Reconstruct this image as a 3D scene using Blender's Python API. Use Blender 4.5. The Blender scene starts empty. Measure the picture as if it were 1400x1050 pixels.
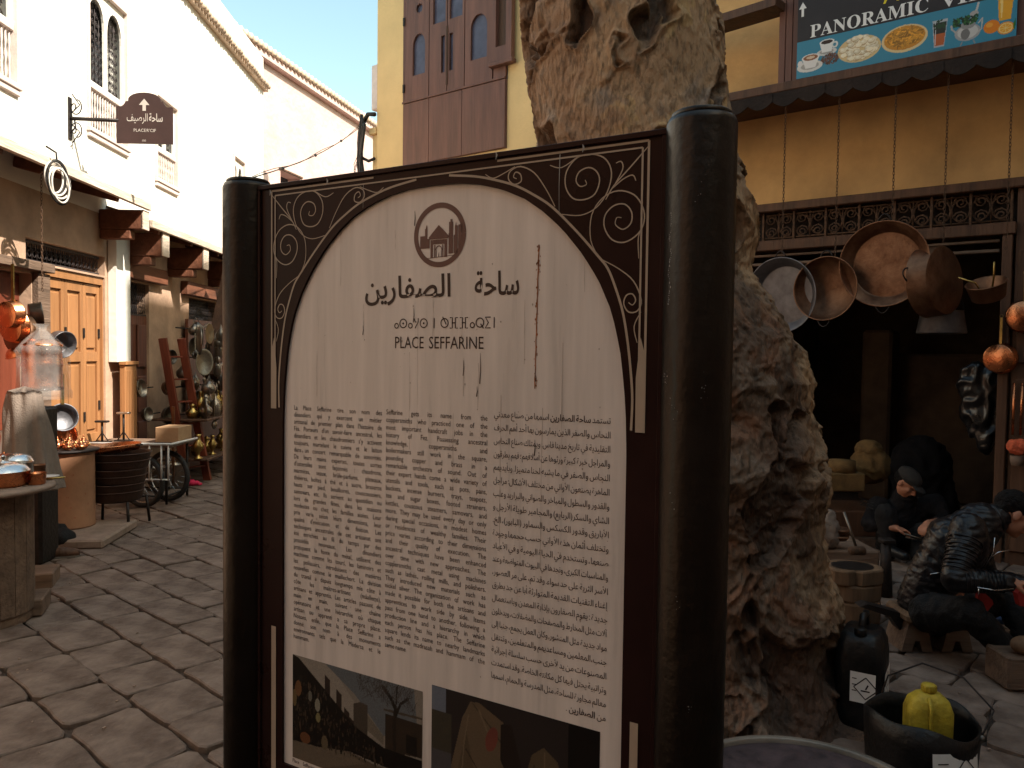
import bpy, bmesh, math, random
import numpy as np
from mathutils import Vector, Matrix, Euler, noise as mnoise
random.seed(7)
rnd = random.random
def U(a, b): return a + (b - a) * random.random()
sc = bpy.context.scene
col = sc.collection
R = math.radians

# ------------------------------------------------------------------ camera, world, sun, exposure
CAM_H, FPX = 1.6, 1080.0
PITCH, ROLL = R(2.23), R(0.72)
cam_data = bpy.data.cameras.new('camera')
cam_data.sensor_width = 36
cam_data.lens = 36 * FPX / 1400
cam_data.clip_start, cam_data.clip_end = 0.05, 500
cam = bpy.data.objects.new('camera', cam_data)
col.objects.link(cam)
cam.matrix_world = Matrix.Translation((0, 0, CAM_H)) @ Matrix.Rotation(math.pi / 2 - PITCH, 4, 'X') @ Matrix.Rotation(ROLL, 4, 'Z')
sc.camera = cam

class Frame:
    """A vertical plane: x runs to the right as seen from the camera, y into the wall, z up."""
    def __init__(s, deg, D):
        a = R(deg)
        s.x = Vector((math.cos(a), -math.sin(a), 0)); s.y = Vector((math.sin(a), math.cos(a), 0)); s.D = D
        s.m = Matrix(((s.x.x, s.y.x, 0, s.y.x * D), (s.x.y, s.y.y, 0, s.y.y * D), (0, 0, 1, 0), (0, 0, 0, 1)))
    def P(s, x, y, z): return s.m @ Vector((x, y, z))
LW = Frame(-92.1, 4.0)       # white building on the left
SF = Frame(37.65, 7.25)      # workshop front on the right
YB = Frame(37.65, 9.8)       # ochre building with shutters
PB = Frame(-76.2, 8.73)      # pink building down the lane
SG = Frame(31.0, 1.297)      # information board
GR = Frame(42.0, 0.0)        # joint direction of the paving
WD = Frame(0, 0.0)           # world

SUN_DIR = (LW.y * 1.0 + LW.x * 0.55 + Vector((0, 0, -1.12))).normalized()
to_sun = -SUN_DIR
sun_el = math.asin(to_sun.z)
sun_az = math.atan2(to_sun.x, to_sun.y)
sun_d = bpy.data.lights.new('sun', 'SUN')
sun_d.energy = 4.0; sun_d.angle = R(0.53); sun_d.color = (1.0, 0.92, 0.81)
sun = bpy.data.objects.new('sun', sun_d); col.objects.link(sun)
sun.rotation_euler = SUN_DIR.to_track_quat('-Z', 'Y').to_euler()
sun.location = (4, -4, 14)
w = bpy.data.worlds.new('World'); sc.world = w; w.use_nodes = True
wn = w.node_tree.nodes; wl = w.node_tree.links
bgn = wn['Background']
sky = wn.new('ShaderNodeTexSky'); sky.sky_type = 'NISHITA'; sky.sun_disc = False
sky.sun_elevation = sun_el; sky.sun_rotation = sun_az
sky.air_density = 1.0; sky.dust_density = 1.6; sky.ozone_density = 1.3
tint = wn.new('ShaderNodeMix'); tint.data_type = 'RGBA'; tint.blend_type = 'MULTIPLY'; tint.inputs['Factor'].default_value = 1
tint.inputs['B'].default_value = (1.06, 1.06, 0.78, 1)
wl.new(sky.outputs[0], tint.inputs['A']); wl.new(tint.outputs['Result'], bgn.inputs['Color'])
bgn.inputs['Strength'].default_value = 0.15
sc.view_settings.view_transform = 'Standard'; sc.view_settings.look = 'None'
sc.view_settings.gamma = 1; sc.view_settings.use_curve_mapping = False
sc.view_settings.exposure = 1.36

# ------------------------------------------------------------------ materials
def lin(c):
    return tuple(((v / 255) / 12.92 if v / 255 <= 0.04045 else ((v / 255 + 0.055) / 1.055) ** 2.4) for v in c)
MATS = {}
def M(name, c, rough=0.65, metal=0.0, var=0.18, scale=6.0, bump=0.15, bscale=40.0, c2=None, cut=None, rv=0.0,
      stretch=(1, 1, 1), coat=0.0, alpha=1.0, trans=0.0, spec=0.28, stint=None, attr=None, dist=0.01):
    m = bpy.data.materials.new(name); m.use_nodes = True
    n, l = m.node_tree.nodes, m.node_tree.links
    b = n['Principled BSDF']
    tc = n.new('ShaderNodeTexCoord'); mp = n.new('ShaderNodeMapping'); mp.inputs['Scale'].default_value = stretch
    l.new(tc.outputs['Object'], mp.inputs['Vector'])
    nz = n.new('ShaderNodeTexNoise'); nz.inputs['Scale'].default_value = scale; nz.inputs['Detail'].default_value = 7
    nz.inputs['Roughness'].default_value = 0.62
    l.new(mp.outputs[0], nz.inputs['Vector'])
    rp = n.new('ShaderNodeValToRGB')
    lo, hi = cut if cut else (0.3, 0.7)
    rp.color_ramp.elements[0].position = lo; rp.color_ramp.elements[1].position = hi
    a = tuple(max(0, v * (1 - var)) for v in c); d = c2 if c2 else tuple(min(1, v * (1 + var)) for v in c)
    rp.color_ramp.elements[0].color = (*a, 1); rp.color_ramp.elements[1].color = (*d, 1)
    l.new(nz.outputs['Fac'], rp.inputs['Fac'])
    out = rp.outputs[0]
    if attr:
        at = n.new('ShaderNodeAttribute'); at.attribute_name = attr
        mx = n.new('ShaderNodeMix'); mx.data_type = 'RGBA'; mx.blend_type = 'MULTIPLY'; mx.inputs['Factor'].default_value = 1
        l.new(out, mx.inputs['A']); l.new(at.outputs['Color'], mx.inputs['B']); out = mx.outputs['Result']
    if rv:
        oi = n.new('ShaderNodeObjectInfo'); mr = n.new('ShaderNodeMapRange')
        mr.inputs['To Min'].default_value = 1 - rv; mr.inputs['To Max'].default_value = 1 + rv
        l.new(oi.outputs['Random'], mr.inputs['Value'])
        mx = n.new('ShaderNodeMix'); mx.data_type = 'RGBA'; mx.blend_type = 'MULTIPLY'; mx.inputs['Factor'].default_value = 1
        l.new(out, mx.inputs['A']); l.new(mr.outputs[0], mx.inputs['B']); out = mx.outputs['Result']
    l.new(out, b.inputs['Base Color'])
    b.inputs['Roughness'].default_value = rough; b.inputs['Metallic'].default_value = metal
    b.inputs['Coat Weight'].default_value = coat; b.inputs['Specular IOR Level'].default_value = spec
    b.inputs['Coat Roughness'].default_value = 0.12
    if stint: b.inputs['Specular Tint'].default_value = (*stint, 1)
    b.inputs['Alpha'].default_value = alpha; b.inputs['Transmission Weight'].default_value = trans
    if bump:
        n2 = n.new('ShaderNodeTexNoise'); n2.inputs['Scale'].default_value = bscale; n2.inputs['Detail'].default_value = 6
        l.new(mp.outputs[0], n2.inputs['Vector'])
        bp = n.new('ShaderNodeBump'); bp.inputs['Strength'].default_value = min(1, bump * 2); bp.inputs['Distance'].default_value = dist
        l.new(n2.outputs['Fac'], bp.inputs['Height']); l.new(bp.outputs[0], b.inputs['Normal'])
        rr = n.new('ShaderNodeMapRange'); rr.inputs['To Min'].default_value = max(0.03, rough - 0.12); rr.inputs['To Max'].default_value = min(1, rough + 0.12)
        l.new(nz.outputs['Fac'], rr.inputs['Value']); l.new(rr.outputs[0], b.inputs['Roughness'])
    MATS[name] = m
    return m
wood = (1, 1, 0.09)
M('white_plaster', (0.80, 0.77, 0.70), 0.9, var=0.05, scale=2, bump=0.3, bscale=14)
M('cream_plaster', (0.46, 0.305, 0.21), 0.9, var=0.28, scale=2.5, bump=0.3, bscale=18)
M('pink_plaster', (0.52, 0.37, 0.33), 0.92, var=0.14, scale=1.3, bump=0.5, bscale=6, dist=.03)
M('ochre_plaster', (0.66, 0.45, 0.21), 0.85, var=0.08, scale=1.6, bump=0.25, bscale=20)
M('ochre_shop', (0.52, 0.31, 0.125), 0.85, var=0.3, scale=1.4, bump=0.3, bscale=16)
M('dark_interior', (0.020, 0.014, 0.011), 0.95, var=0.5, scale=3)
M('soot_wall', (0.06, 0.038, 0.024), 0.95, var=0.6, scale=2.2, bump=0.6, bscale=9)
M('brown_shutter', (0.135, 0.060, 0.042), 0.5, var=0.28, scale=9, stretch=wood, bump=0.2, bscale=30, rv=.08)
M('wood_dark', (0.085, 0.042, 0.024), 0.6, var=0.4, scale=14, stretch=wood, bump=0.3, bscale=60, rv=.1)
M('wood_beam', (0.17, 0.066, 0.036), 0.65, var=0.35, scale=12, stretch=(0.15, 1, 1), bump=0.3, bscale=40, rv=.12)
M('wood_grey', (0.15, 0.098, 0.068), 0.8, var=0.4, scale=16, stretch=(0.12, 1, 1), bump=0.4, bscale=60, rv=.1)
M('wood_fascia', (0.62, 0.50, 0.40), 0.8, var=0.25, scale=14, stretch=(0.12, 1, 1), bump=0.4, bscale=60, rv=.08)
M('door_wood', (0.34, 0.158, 0.064), 0.5, var=0.22, scale=12, stretch=(1, 1, 0.08), bump=0.15, bscale=60, rv=.08)
M('red_wood', (0.17, 0.040, 0.020), 0.55, var=0.35, scale=12, stretch=(1, 1, .1), bump=0.2, rv=.1)
M('door_dark', (0.12, 0.042, 0.025), 0.5, var=0.35, scale=12, stretch=(1, 1, .1), bump=0.2, rv=.08)
M('iron', (0.028, 0.022, 0.020), 0.5, 0.5, var=0.4, scale=30, bump=0.2)
M('rusty_iron', (0.10, 0.055, 0.032), 0.75, 0.2, var=0.5, scale=30, bump=0.4)
M('window_iron', (0.06, 0.05, 0.05), 0.6, 0.3, var=0.3)
M('sill_trim', (0.62, 0.52, 0.47), 0.8, var=0.12)
M('glass_dark', (0.03, 0.035, 0.045), 0.12, var=0.3, bump=0)
M('shutter_pane', (0.075, 0.07, 0.10), 0.25, var=0.25, bump=0)
M('tile_clay', (0.52, 0.40, 0.30), 0.85, var=0.3, scale=12, rv=.15)
M('pipe_black', (0.0045, 0.0035, 0.003), 0.34, 0.0, var=0.6, scale=9, bump=0.3, bscale=45, coat=0, spec=.26, stint=(1, .80, .66), dist=.003)
M('board_brown', (0.020, 0.0085, 0.0075), 0.3, stint=(1, .78, .68), var=0.3, scale=5, bump=0.06, bscale=80, coat=0, spec=.12, dist=.001)
M('acrylic_white', (0.66, 0.585, 0.54), 0.30, var=0.13, scale=26, stretch=(1, 1, .07), bump=0.05, bscale=20, coat=.35, dist=.001)
M('gold_vinyl', (0.40, 0.31, 0.235), 0.4, var=0.1, bump=0)
M('ink_brown', (0.035, 0.014, 0.010), 0.4, var=0.3, scale=25, bump=0)
M('ink_logo', (0.13, 0.058, 0.045), 0.4, var=0.15, bump=0)
M('rust_stain', (0.26, 0.085, 0.025), 0.7, var=0.6, scale=60, bump=0.2)
M('drip_grey', (0.37, 0.30, 0.255), 0.5, var=0.2, scale=40, bump=0)
M('scratch_pale', (0.30, 0.29, 0.28), 0.5, var=0.3, bump=0)
M('print', (1, 1, 1), 0.35, var=0.0, bump=0, attr='Col')
M('label_white', (0.62, 0.60, 0.58), 0.5, var=0.15, scale=10, bump=0.05, attr='Col')
M('sign_brown', (0.045, 0.022, 0.020), 0.5, var=0.15, bump=0.05)
M('sign_letter', (0.50, 0.44, 0.40), 0.6, var=0.05, bump=0)
M('banner_black', (0.018, 0.015, 0.017), 0.4, var=0.2, bump=0)
M('banner_blue', (0.035, 0.23, 0.36), 0.4, var=0.08, bump=0)
M('banner_white', (0.72, 0.72, 0.70), 0.4, var=0.03, bump=0)
M('banner_yellow', (0.78, 0.62, 0.02), 0.4, var=0.03, bump=0)
M('bark', (1, 1, 1), 0.72, var=0.52, scale=34, c2=(1, 1, 1), cut=(.36, .50), bump=.5, bscale=52, attr='Col', dist=.016, stretch=(1, 1, .42), spec=.35)
M('copper', (0.62, 0.24, 0.11), 0.26, 1.0, var=0.3, scale=9, bump=0.25, bscale=50, rv=.12, dist=.004)
M('copper_old', (0.19, 0.080, 0.042), 0.48, 0.8, var=0.5, scale=7, bump=0.3, bscale=40, c2=(.27, .145, .085), dist=.004)
M('tinned', (0.135, 0.132, 0.142), 0.45, 0.7, var=0.4, scale=7, bump=0.2, dist=.004)
M('steel', (0.62, 0.62, 0.62), 0.25, 1.0, var=0.12, scale=9, bump=0.1)
M('brass', (0.36, 0.25, 0.085), 0.3, 1.0, var=0.25, scale=12, bump=0.15, rv=.15)
M('pewter', (0.20, 0.17, 0.14), 0.35, 0.9, var=0.3, scale=12, bump=0.15, rv=.3)
M('barrel_tan', (0.30, 0.15, 0.082), 0.75, var=0.2, scale=5, bump=0.1)
M('barrel_print', (0.28, 0.085, 0.045), 0.8, var=0.3, bump=0)
M('tub_dark', (0.055, 0.030, 0.022), 0.6, 0.2, var=0.4, scale=9, bump=0.2)
M('cloth_grey', (0.20, 0.155, 0.125), 0.95, var=0.2, scale=6, bump=0.4, bscale=120)
M('plastic_film', (0.50, 0.47, 0.44), 0.2, var=0.3, bump=0.4, bscale=14, alpha=0.22, coat=.3)
M('plastic_dark', (0.012, 0.012, 0.013), 0.3, var=0.4, bump=0.4, bscale=12, coat=.5)
M('white_paint', (0.62, 0.60, 0.57), 0.45, var=0.12, bump=0.1)
M('rubber', (0.022, 0.020, 0.019), 0.7, var=0.3, bump=0.3)
M('stone_slab', (0.130, 0.083, 0.060), 0.82, var=0.40, scale=4.5, bump=0.45, bscale=24, rv=.10, dist=.012, c2=(.225, .168, .135), cut=(.34, .68))
M('mortar', (0.075, 0.050, 0.037), 0.95, var=0.5, scale=12, bump=0.6, bscale=60)
M('stone_block', (0.24, 0.17, 0.13), 0.88, var=0.3, scale=6, bump=0.4, bscale=24)
M('leather_black', (0.009, 0.008, 0.0095), 0.36, spec=.35, var=0.5, scale=16, bump=0.35, bscale=45, dist=.006)
M('denim_black', (0.012, 0.0115, 0.012), 0.8, spec=.2, var=0.5, scale=9, bump=0.3, bscale=90)
M('sweat_dark', (0.010, 0.009, 0.010), 0.9, spec=.15, var=0.4, scale=9, bump=0.3)
M('cap_grey', (0.030, 0.027, 0.025), 0.9, var=0.3, bump=0.3, bscale=150)
M('skin', (0.42, 0.19, 0.115), 0.55, var=0.12, scale=14, bump=0.08)
M('hair', (0.006, 0.0045, 0.004), 0.7, spec=.15, var=0.4, scale=60, bump=0.6, bscale=90)
M('eye_white', (0.6, 0.55, 0.5), 0.3, var=0.02, bump=0)
M('lips', (0.32, 0.12, 0.08), 0.5, var=0.05, bump=0)
M('sole_grey', (0.12, 0.10, 0.085), 0.8, var=0.3)
M('red_plastic', (0.30, 0.025, 0.022), 0.45, var=0.2)
M('red_cloth', (0.55, 0.11, 0.05), 0.8, var=0.35, scale=30, bump=0.4)
M('pink_cloth', (0.5, .02, .07), 0.8)
M('yellow_plastic', (0.40, 0.29, 0.035), 0.5, var=0.4, scale=16, c2=(.56, .42, .04), bump=0.3)
M('black_plastic', (0.007, 0.007, 0.0075), 0.42, var=0.6, scale=6, bump=0.25, bscale=30, spec=.3)
M('table_purple', (0.050, 0.034, 0.038), 0.65, var=0.55, scale=14, bump=0.25)
M('rim_metal', (0.19, 0.165, 0.14), 0.5, .4, var=0.3)
M('burlap', (0.15, 0.09, 0.035), 0.95, var=0.35, scale=10, bump=0.5, bscale=100)
M('wood_log', (0.15, 0.088, 0.05), 0.85, var=0.4, scale=12, stretch=(1, 1, .2), bump=0.5, bscale=30)
M('cable_black', (0.02, 0.018, 0.016), 0.6, var=0.3, bump=0)
M('cable_white', (0.62, 0.58, 0.52), 0.5, var=0.1, bump=0)
M('cardboard', (0.36, 0.22, 0.12), 0.9, var=0.2)
M('blue_plastic', (0.03, 0.08, 0.2), 0.4)
M('valance', (0.022, 0.015, 0.012), 0.9, var=0.4, bump=0.3)

# ------------------------------------------------------------------ mesh builder
class MB:
    def __init__(s): s.v = []; s.f = []; s.sm = []
    def add(s, vs, fs, smooth=False):
        o = len(s.v); s.v += [tuple(p) for p in vs]; s.f += [tuple(i + o for i in f) for f in fs]; s.sm += [smooth] * len(fs); return s
    def box(s, x0, x1, y0, y1, z0, z1, bev=0.0):
        if bev > 0:
            b = min(bev, (x1 - x0) / 2.2, (y1 - y0) / 2.2, (z1 - z0) / 2.2)
            vs = []
            for z, i in ((z0, b), (z0 + b, 0), (z1 - b, 0), (z1, b)):
                x_0, x_1, y_0, y_1 = x0 + i, x1 - i, y0 + i, y1 - i
                c = b if i == 0 else 0
                vs += [(x_0 + c, y_0, z), (x_1 - c, y_0, z), (x_1, y_0 + c, z), (x_1, y_1 - c, z), (x_1 - c, y_1, z), (x_0 + c, y_1, z), (x_0, y_1 - c, z), (x_0, y_0 + c, z)]
            fs = [tuple(range(7, -1, -1)), tuple(range(24, 32))]
            for k in range(3):
                for i in range(8):
                    j = (i + 1) % 8; fs.append((k * 8 + i, k * 8 + j, k * 8 + 8 + j, k * 8 + 8 + i))
            return s.add(vs, fs)
        vs = [(x0, y0, z0), (x1, y0, z0), (x1, y1, z0), (x0, y1, z0), (x0, y0, z1), (x1, y0, z1), (x1, y1, z1), (x0, y1, z1)]
        return s.add(vs, [(0, 3, 2, 1), (4, 5, 6, 7), (0, 1, 5, 4), (1, 2, 6, 5), (2, 3, 7, 6), (3, 0, 4, 7)])
    def beam(s, p, q, w, h, up=(0, 0, 1)):
        """rectangular bar from p to q"""
        p, q = Vector(p), Vector(q); d = (q - p).normalized(); u = Vector(up)
        if abs(d.dot(u)) > .98: u = Vector((0, 1, 0))
        a = d.cross(u).normalized() * w / 2; b = a.cross(d).normalized() * h / 2
        vs = [e + i * a + j * b for e in (p, q) for i, j in ((-1, -1), (1, -1), (1, 1), (-1, 1))]
        return s.add(vs, [(0, 1, 2, 3), (7, 6, 5, 4), (0, 4, 5, 1), (1, 5, 6, 2), (2, 6, 7, 3), (3, 7, 4, 0)])
    def tube(s, pts, r, n=6, cap=True, closed=False):
        pts = [Vector(p) for p in pts]; rs = r if isinstance(r, (list, tuple)) else [r] * len(pts)
        N = len(pts); vs = []; ref = None
        for i, p in enumerate(pts):
            if closed: t = pts[(i + 1) % N] - pts[i - 1]
            else: t = pts[min(i + 1, N - 1)] - pts[max(i - 1, 0)]
            t.normalize()
            if ref is None:
                ref = Vector((0, 0, 1)) if abs(t.z) < .9 else Vector((1, 0, 0))
            a = ref - t * ref.dot(t)
            if a.length < 1e-5: a = t.orthogonal()
            a.normalize(); ref = a; b = t.cross(a)
            for k in range(n):
                g = 2 * math.pi * k / n; vs.append(p + (a * math.cos(g) + b * math.sin(g)) * rs[i])
        fs = []
        for i in range(N if closed else N - 1):
            j = (i + 1) % N
            for k in range(n):
                l = (k + 1) % n; fs.append((i * n + k, i * n + l, j * n + l, j * n + k))
        if cap and not closed: fs += [tuple(range(n - 1, -1, -1)), tuple((N - 1) * n + k for k in range(n))]
        return s.add(vs, fs, True)
    def lathe(s, prof, n=24, c=(0, 0, 0), sx=1, sy=1, mtx=None):
        vs = []; fs = []
        for r, z in prof:
            for k in range(n):
                g = 2 * math.pi * k / n; p = Vector((c[0] + r * math.cos(g) * sx, c[1] + r * math.sin(g) * sy, c[2] + z))
                vs.append(mtx @ p if mtx else p)
        for i in range(len(prof) - 1):
            for k in range(n):
                l = (k + 1) % n; fs.append((i * n + k, i * n + l, (i + 1) * n + l, (i + 1) * n + k))
        return s.add(vs, fs, True)
    def disc(s, c, r, n=24, up=True, sx=1, sy=1):
        vs = [(c[0] + r * math.cos(2 * math.pi * k / n) * sx, c[1] + r * math.sin(2 * math.pi * k / n) * sy, c[2]) for k in range(n)]
        return s.add(vs, [tuple(range(n)) if up else tuple(range(n - 1, -1, -1))])
    def sphere(s, c, r, n=12, m=8, mtx=None):
        rr = r if isinstance(r, (tuple, list)) else (r, r, r); vs = []; fs = []
        for i in range(m + 1):
            a = math.pi * i / m
            for k in range(n):
                g = 2 * math.pi * k / n
                p = Vector((rr[0] * math.sin(a) * math.cos(g), rr[1] * math.sin(a) * math.sin(g), rr[2] * math.cos(a)))
                if mtx: p = mtx @ p
                vs.append((c[0] + p.x, c[1] + p.y, c[2] + p.z))
        for i in range(m):
            for k in range(n):
                l = (k + 1) % n; fs.append((i * n + k, (i + 1) * n + k, (i + 1) * n + l, i * n + l))
        return s.add(vs, fs, True)
    def ribbon(s, pts, w, y=0.0, th=0.0):
        """flat band in the x-z plane facing -y"""
        N = len(pts); ws = w if isinstance(w, (list, tuple)) else [w] * N; vs = []
        for i in range(N):
            a = Vector(pts[max(i - 1, 0)]); b = Vector(pts[min(i + 1, N - 1)]); t = (b - a)
            if t.length < 1e-9: t = Vector((1, 0))
            t.normalize(); nn = Vector((-t.y, t.x)) * ws[i] / 2; p = Vector(pts[i])
            vs += [(p.x + nn.x, y, p.y + nn.y), (p.x - nn.x, y, p.y - nn.y)]
        fs = [(2 * i, 2 * i + 1, 2 * i + 3, 2 * i + 2) for i in range(N - 1)]
        if th:
            o = len(vs); vs += [(a, y + th, c) for a, b, c in vs]
            fs += [(2 * i, 2 * i + 2, o + 2 * i + 2, o + 2 * i) for i in range(N - 1)] + [(2 * i + 1, o + 2 * i + 1, o + 2 * i + 3, 2 * i + 3) for i in range(N - 1)]
        return s.add(vs, fs)
    def poly(s, pts, y=0.0):
        return s.add([(a, y, b) for a, b in pts], [tuple(range(len(pts)))])
    def prism(s, pts, y0, y1):
        n = len(pts); vs = [(a, y0, b) for a, b in pts] + [(a, y1, b) for a, b in pts]
        return s.add(vs, [tuple(range(n)), tuple(range(2 * n - 1, n - 1, -1))] + [(i, n + i, n + (i + 1) % n, (i + 1) % n) for i in range(n)])
    def plate(s, x0, x1, z0, z1, y0, y1, holes=(), n=12, sides=True):
        """slab facing -y (front at y0) pierced by holes; a hole is (xa, xb, lo(x), hi(x))"""
        xs = {x0, x1}
        for h in holes:
            k = 1 if h[4:] == ('r',) else n
            for i in range(k + 1): xs.add(h[0] + (h[1] - h[0]) * (0.5 - 0.5 * math.cos(math.pi * i / k)))
        xs = sorted(x for x in xs if x0 - 1e-9 <= x <= x1 + 1e-9)
        for a, b in zip(xs[:-1], xs[1:]):
            if b - a < 1e-7: continue
            m = (a + b) / 2; cuts = []
            for h in holes:
                if h[0] < m < h[1]:
                    cuts.append(((h[2](a), h[2](b)), (h[3](a), h[3](b))))
            cuts.sort(); lo = (z0, z0)
            for cl, ch in cuts + [((z1, z1), None)]:
                if cl[0] > lo[0] + 1e-6 or cl[1] > lo[1] + 1e-6:
                    s.add([(a, y0, lo[0]), (b, y0, lo[1]), (b, y0, cl[1]), (a, y0, cl[0])], [(0, 1, 2, 3)])
                if ch:
                    if cl[0] > z0 or cl[1] > z0: s.add([(a, y0, cl[0]), (b, y0, cl[1]), (b, y1, cl[1]), (a, y1, cl[0])], [(0, 1, 2, 3)])
                    s.add([(a, y0, ch[0]), (b, y0, ch[1]), (b, y1, ch[1]), (a, y1, ch[0])], [(3, 2, 1, 0)])
                    lo = ch
        for h in holes:
            for xx in (h[0], h[1]):
                a, b = h[2](xx), h[3](xx)
                if b - a > 1e-4: s.add([(xx, y0, a), (xx, y1, a), (xx, y1, b), (xx, y0, b)], [(0, 1, 2, 3)])
        if sides:
            s.add([(x0, y0, z0), (x0, y1, z0), (x0, y1, z1), (x0, y0, z1)], [(0, 1, 2, 3)])
            s.add([(x1, y0, z0), (x1, y1, z0), (x1, y1, z1), (x1, y0, z1)], [(3, 2, 1, 0)])
            s.add([(x0, y0, z1), (x1, y0, z1), (x1, y1, z1), (x0, y1, z1)], [(0, 1, 2, 3)])
            s.add([(x0, y0, z0), (x1, y0, z0), (x1, y1, z0), (x0, y1, z0)], [(3, 2, 1, 0)])
        return s
    def xf(s, m):
        s.v = [tuple(m @ Vector(p)) for p in s.v]; return s
    def mesh(s, name, mat, off=None):
        me = bpy.data.meshes.new(name)
        vs = s.v if off is None else [(a - off[0], b - off[1], c - off[2]) for a, b, c in s.v]
        me.from_pydata(vs, [], s.f)
        if any(s.sm): me.polygons.foreach_set('use_smooth', s.sm)
        if mat: me.materials.append(MATS[mat] if isinstance(mat, str) else mat)
        me.update(); return me
    def build(s, name, mat, parent=None, label=None, kind=None):
        off = None
        if parent is not None and 'off' in OFFS.get(parent.name, {}): off = OFFS[parent.name]['off']
        o = bpy.data.objects.new(name, s.mesh(name, mat, off)); col.objects.link(o)
        if parent is not None: o.parent = parent
        if off is not None: OFFS[o.name] = {'off': off}
        if label: o['label'] = label
        if kind: o['kind'] = kind
        return o
OFFS = {}
def rect_hole(x0, x1, z0, z1): return (x0, x1, lambda x: z0, lambda x: z1, 'r')
def arch_hole(x0, x1, z0, spring, top, pw=1.0):
    cx, hw = (x0 + x1) / 2, (x1 - x0) / 2
    return (x0, x1, lambda x: z0, lambda x: spring + (top - spring) * max(0, 1 - abs((x - cx) / hw) ** 2) ** (0.5 * pw))
def circ_hole(cx, cz, r):
    f = lambda x: math.sqrt(max(0, r * r - (x - cx) ** 2))
    return (cx - r, cx + r, lambda x: cz - f(x), lambda x: cz + f(x))

def thing(name, label, cat, frame=WD, loc=(0, 0, 0), group=None, rz=0.0, framed=False, mtx=None):
    """Empty at the base of a thing. framed: its parts are written in the frame's own coordinates."""
    o = bpy.data.objects.new(name, None); col.objects.link(o); o.empty_display_size = .1
    o.matrix_world = frame.m @ Matrix.Translation(loc) @ Matrix.Rotation(rz, 4, 'Z') @ (mtx if mtx else Matrix())
    if framed: OFFS[o.name] = {'off': loc}
    o['label'] = label; o['category'] = cat
    if group: o['group'] = group
    return o
def single(mb, name, mat, label, cat, frame=WD, loc=(0, 0, 0), group=None, mtx=None, rz=0.0):
    o = mb.build(name, mat); o.matrix_world = frame.m @ Matrix.Translation(loc) @ Matrix.Rotation(rz, 4, 'Z') @ (mtx if mtx else Matrix())
    o['label'] = label; o['category'] = cat
    if group: o['group'] = group
    return o
def structure(mb, name, mat, frame=WD):
    o = mb.build(name, mat); o.matrix_world = frame.m.copy(); o['kind'] = 'structure'; return o
def dup(src, mtx, label=None):
    r = src.copy(); col.objects.link(r); r.matrix_world = mtx
    if label: r['label'] = label
    for ch in list(src.children):
        c = ch.copy(); col.objects.link(c); c.parent = r
        for g in ch.children:
            d = g.copy(); col.objects.link(d); d.parent = c
    return r
def axis_mtx(zdir, xdir=(1, 0, 0)):
    z = Vector(zdir).normalized(); x = Vector(xdir); x = (x - z * x.dot(z)).normalized(); y = z.cross(x)
    return Matrix(((x.x, y.x, z.x, 0), (x.y, y.y, z.y, 0), (x.z, y.z, z.z, 0), (0, 0, 0, 1)))

# ------------------------------------------------------------------ lettering (fonts that ship with Blender)
ARF = {'\u0627': 'FE8D', '\u0628': 'FE8F', '\u0629': 'FE93', '\u062A': 'FE95', '\u062B': 'FE99', '\u062C': 'FE9D', '\u062D': 'FEA1', '\u062E': 'FEA5',
       '\u062F': 'FEA9', '\u0630': 'FEAB', '\u0631': 'FEAD', '\u0632': 'FEAF', '\u0633': 'FEB1', '\u0634': 'FEB5', '\u0635': 'FEB9', '\u0636': 'FEBD',
       '\u0637': 'FEC1', '\u0638': 'FEC5', '\u0639': 'FEC9', '\u063A': 'FECD', '\u0641': 'FED1', '\u0642': 'FED5', '\u0643': 'FED9', '\u0644': 'FEDD',
       '\u0645': 'FEE1', '\u0646': 'FEE5', '\u0647': 'FEE9', '\u0648': 'FEED', '\u0649': 'FEEF', '\u064A': 'FEF1', '\u0623': 'FE83', '\u0625': 'FE87',
       '\u0622': 'FE81', '\u0624': 'FE85', '\u0626': 'FE89', '\u0621': 'FE80'}
RIGHT_ONLY = set('\u0627\u0629\u062F\u0630\u0631\u0632\u0648\u0649\u0623\u0625\u0622\u0624')
LAMALEF = {'\u0627': 0xFEFB, '\u0623': 0xFEF7, '\u0625': 0xFEF9, '\u0622': 0xFEF5}
def shape_arabic(word):
    out = []; i = 0; prev = False
    while i < len(word):
        ch = word[i]
        if ch not in ARF:
            out.append({'(': ')', ')': '('}.get(ch, ch)); prev = False; i += 1; continue
        if ch == '\u0644' and i + 1 < len(word) and word[i + 1] in LAMALEF:
            out.append(chr(LAMALEF[word[i + 1]] + (1 if prev else 0))); prev = False; i += 2; continue
        base = int(ARF[ch], 16); nxt = i + 1 < len(word) and word[i + 1] in ARF and word[i + 1] != '\u0621'
        if ch == '\u0621': out.append(chr(base)); prev = False; i += 1; continue
        if ch in RIGHT_ONLY:
            out.append(chr(base + (1 if prev else 0))); prev = False
        else:
            out.append(chr(base + (3 if prev and nxt else 2 if nxt else 1 if prev else 0))); prev = nxt
        i += 1
    return ''.join(reversed(out))
GLYPH = {}; BOLD = set()
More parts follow.
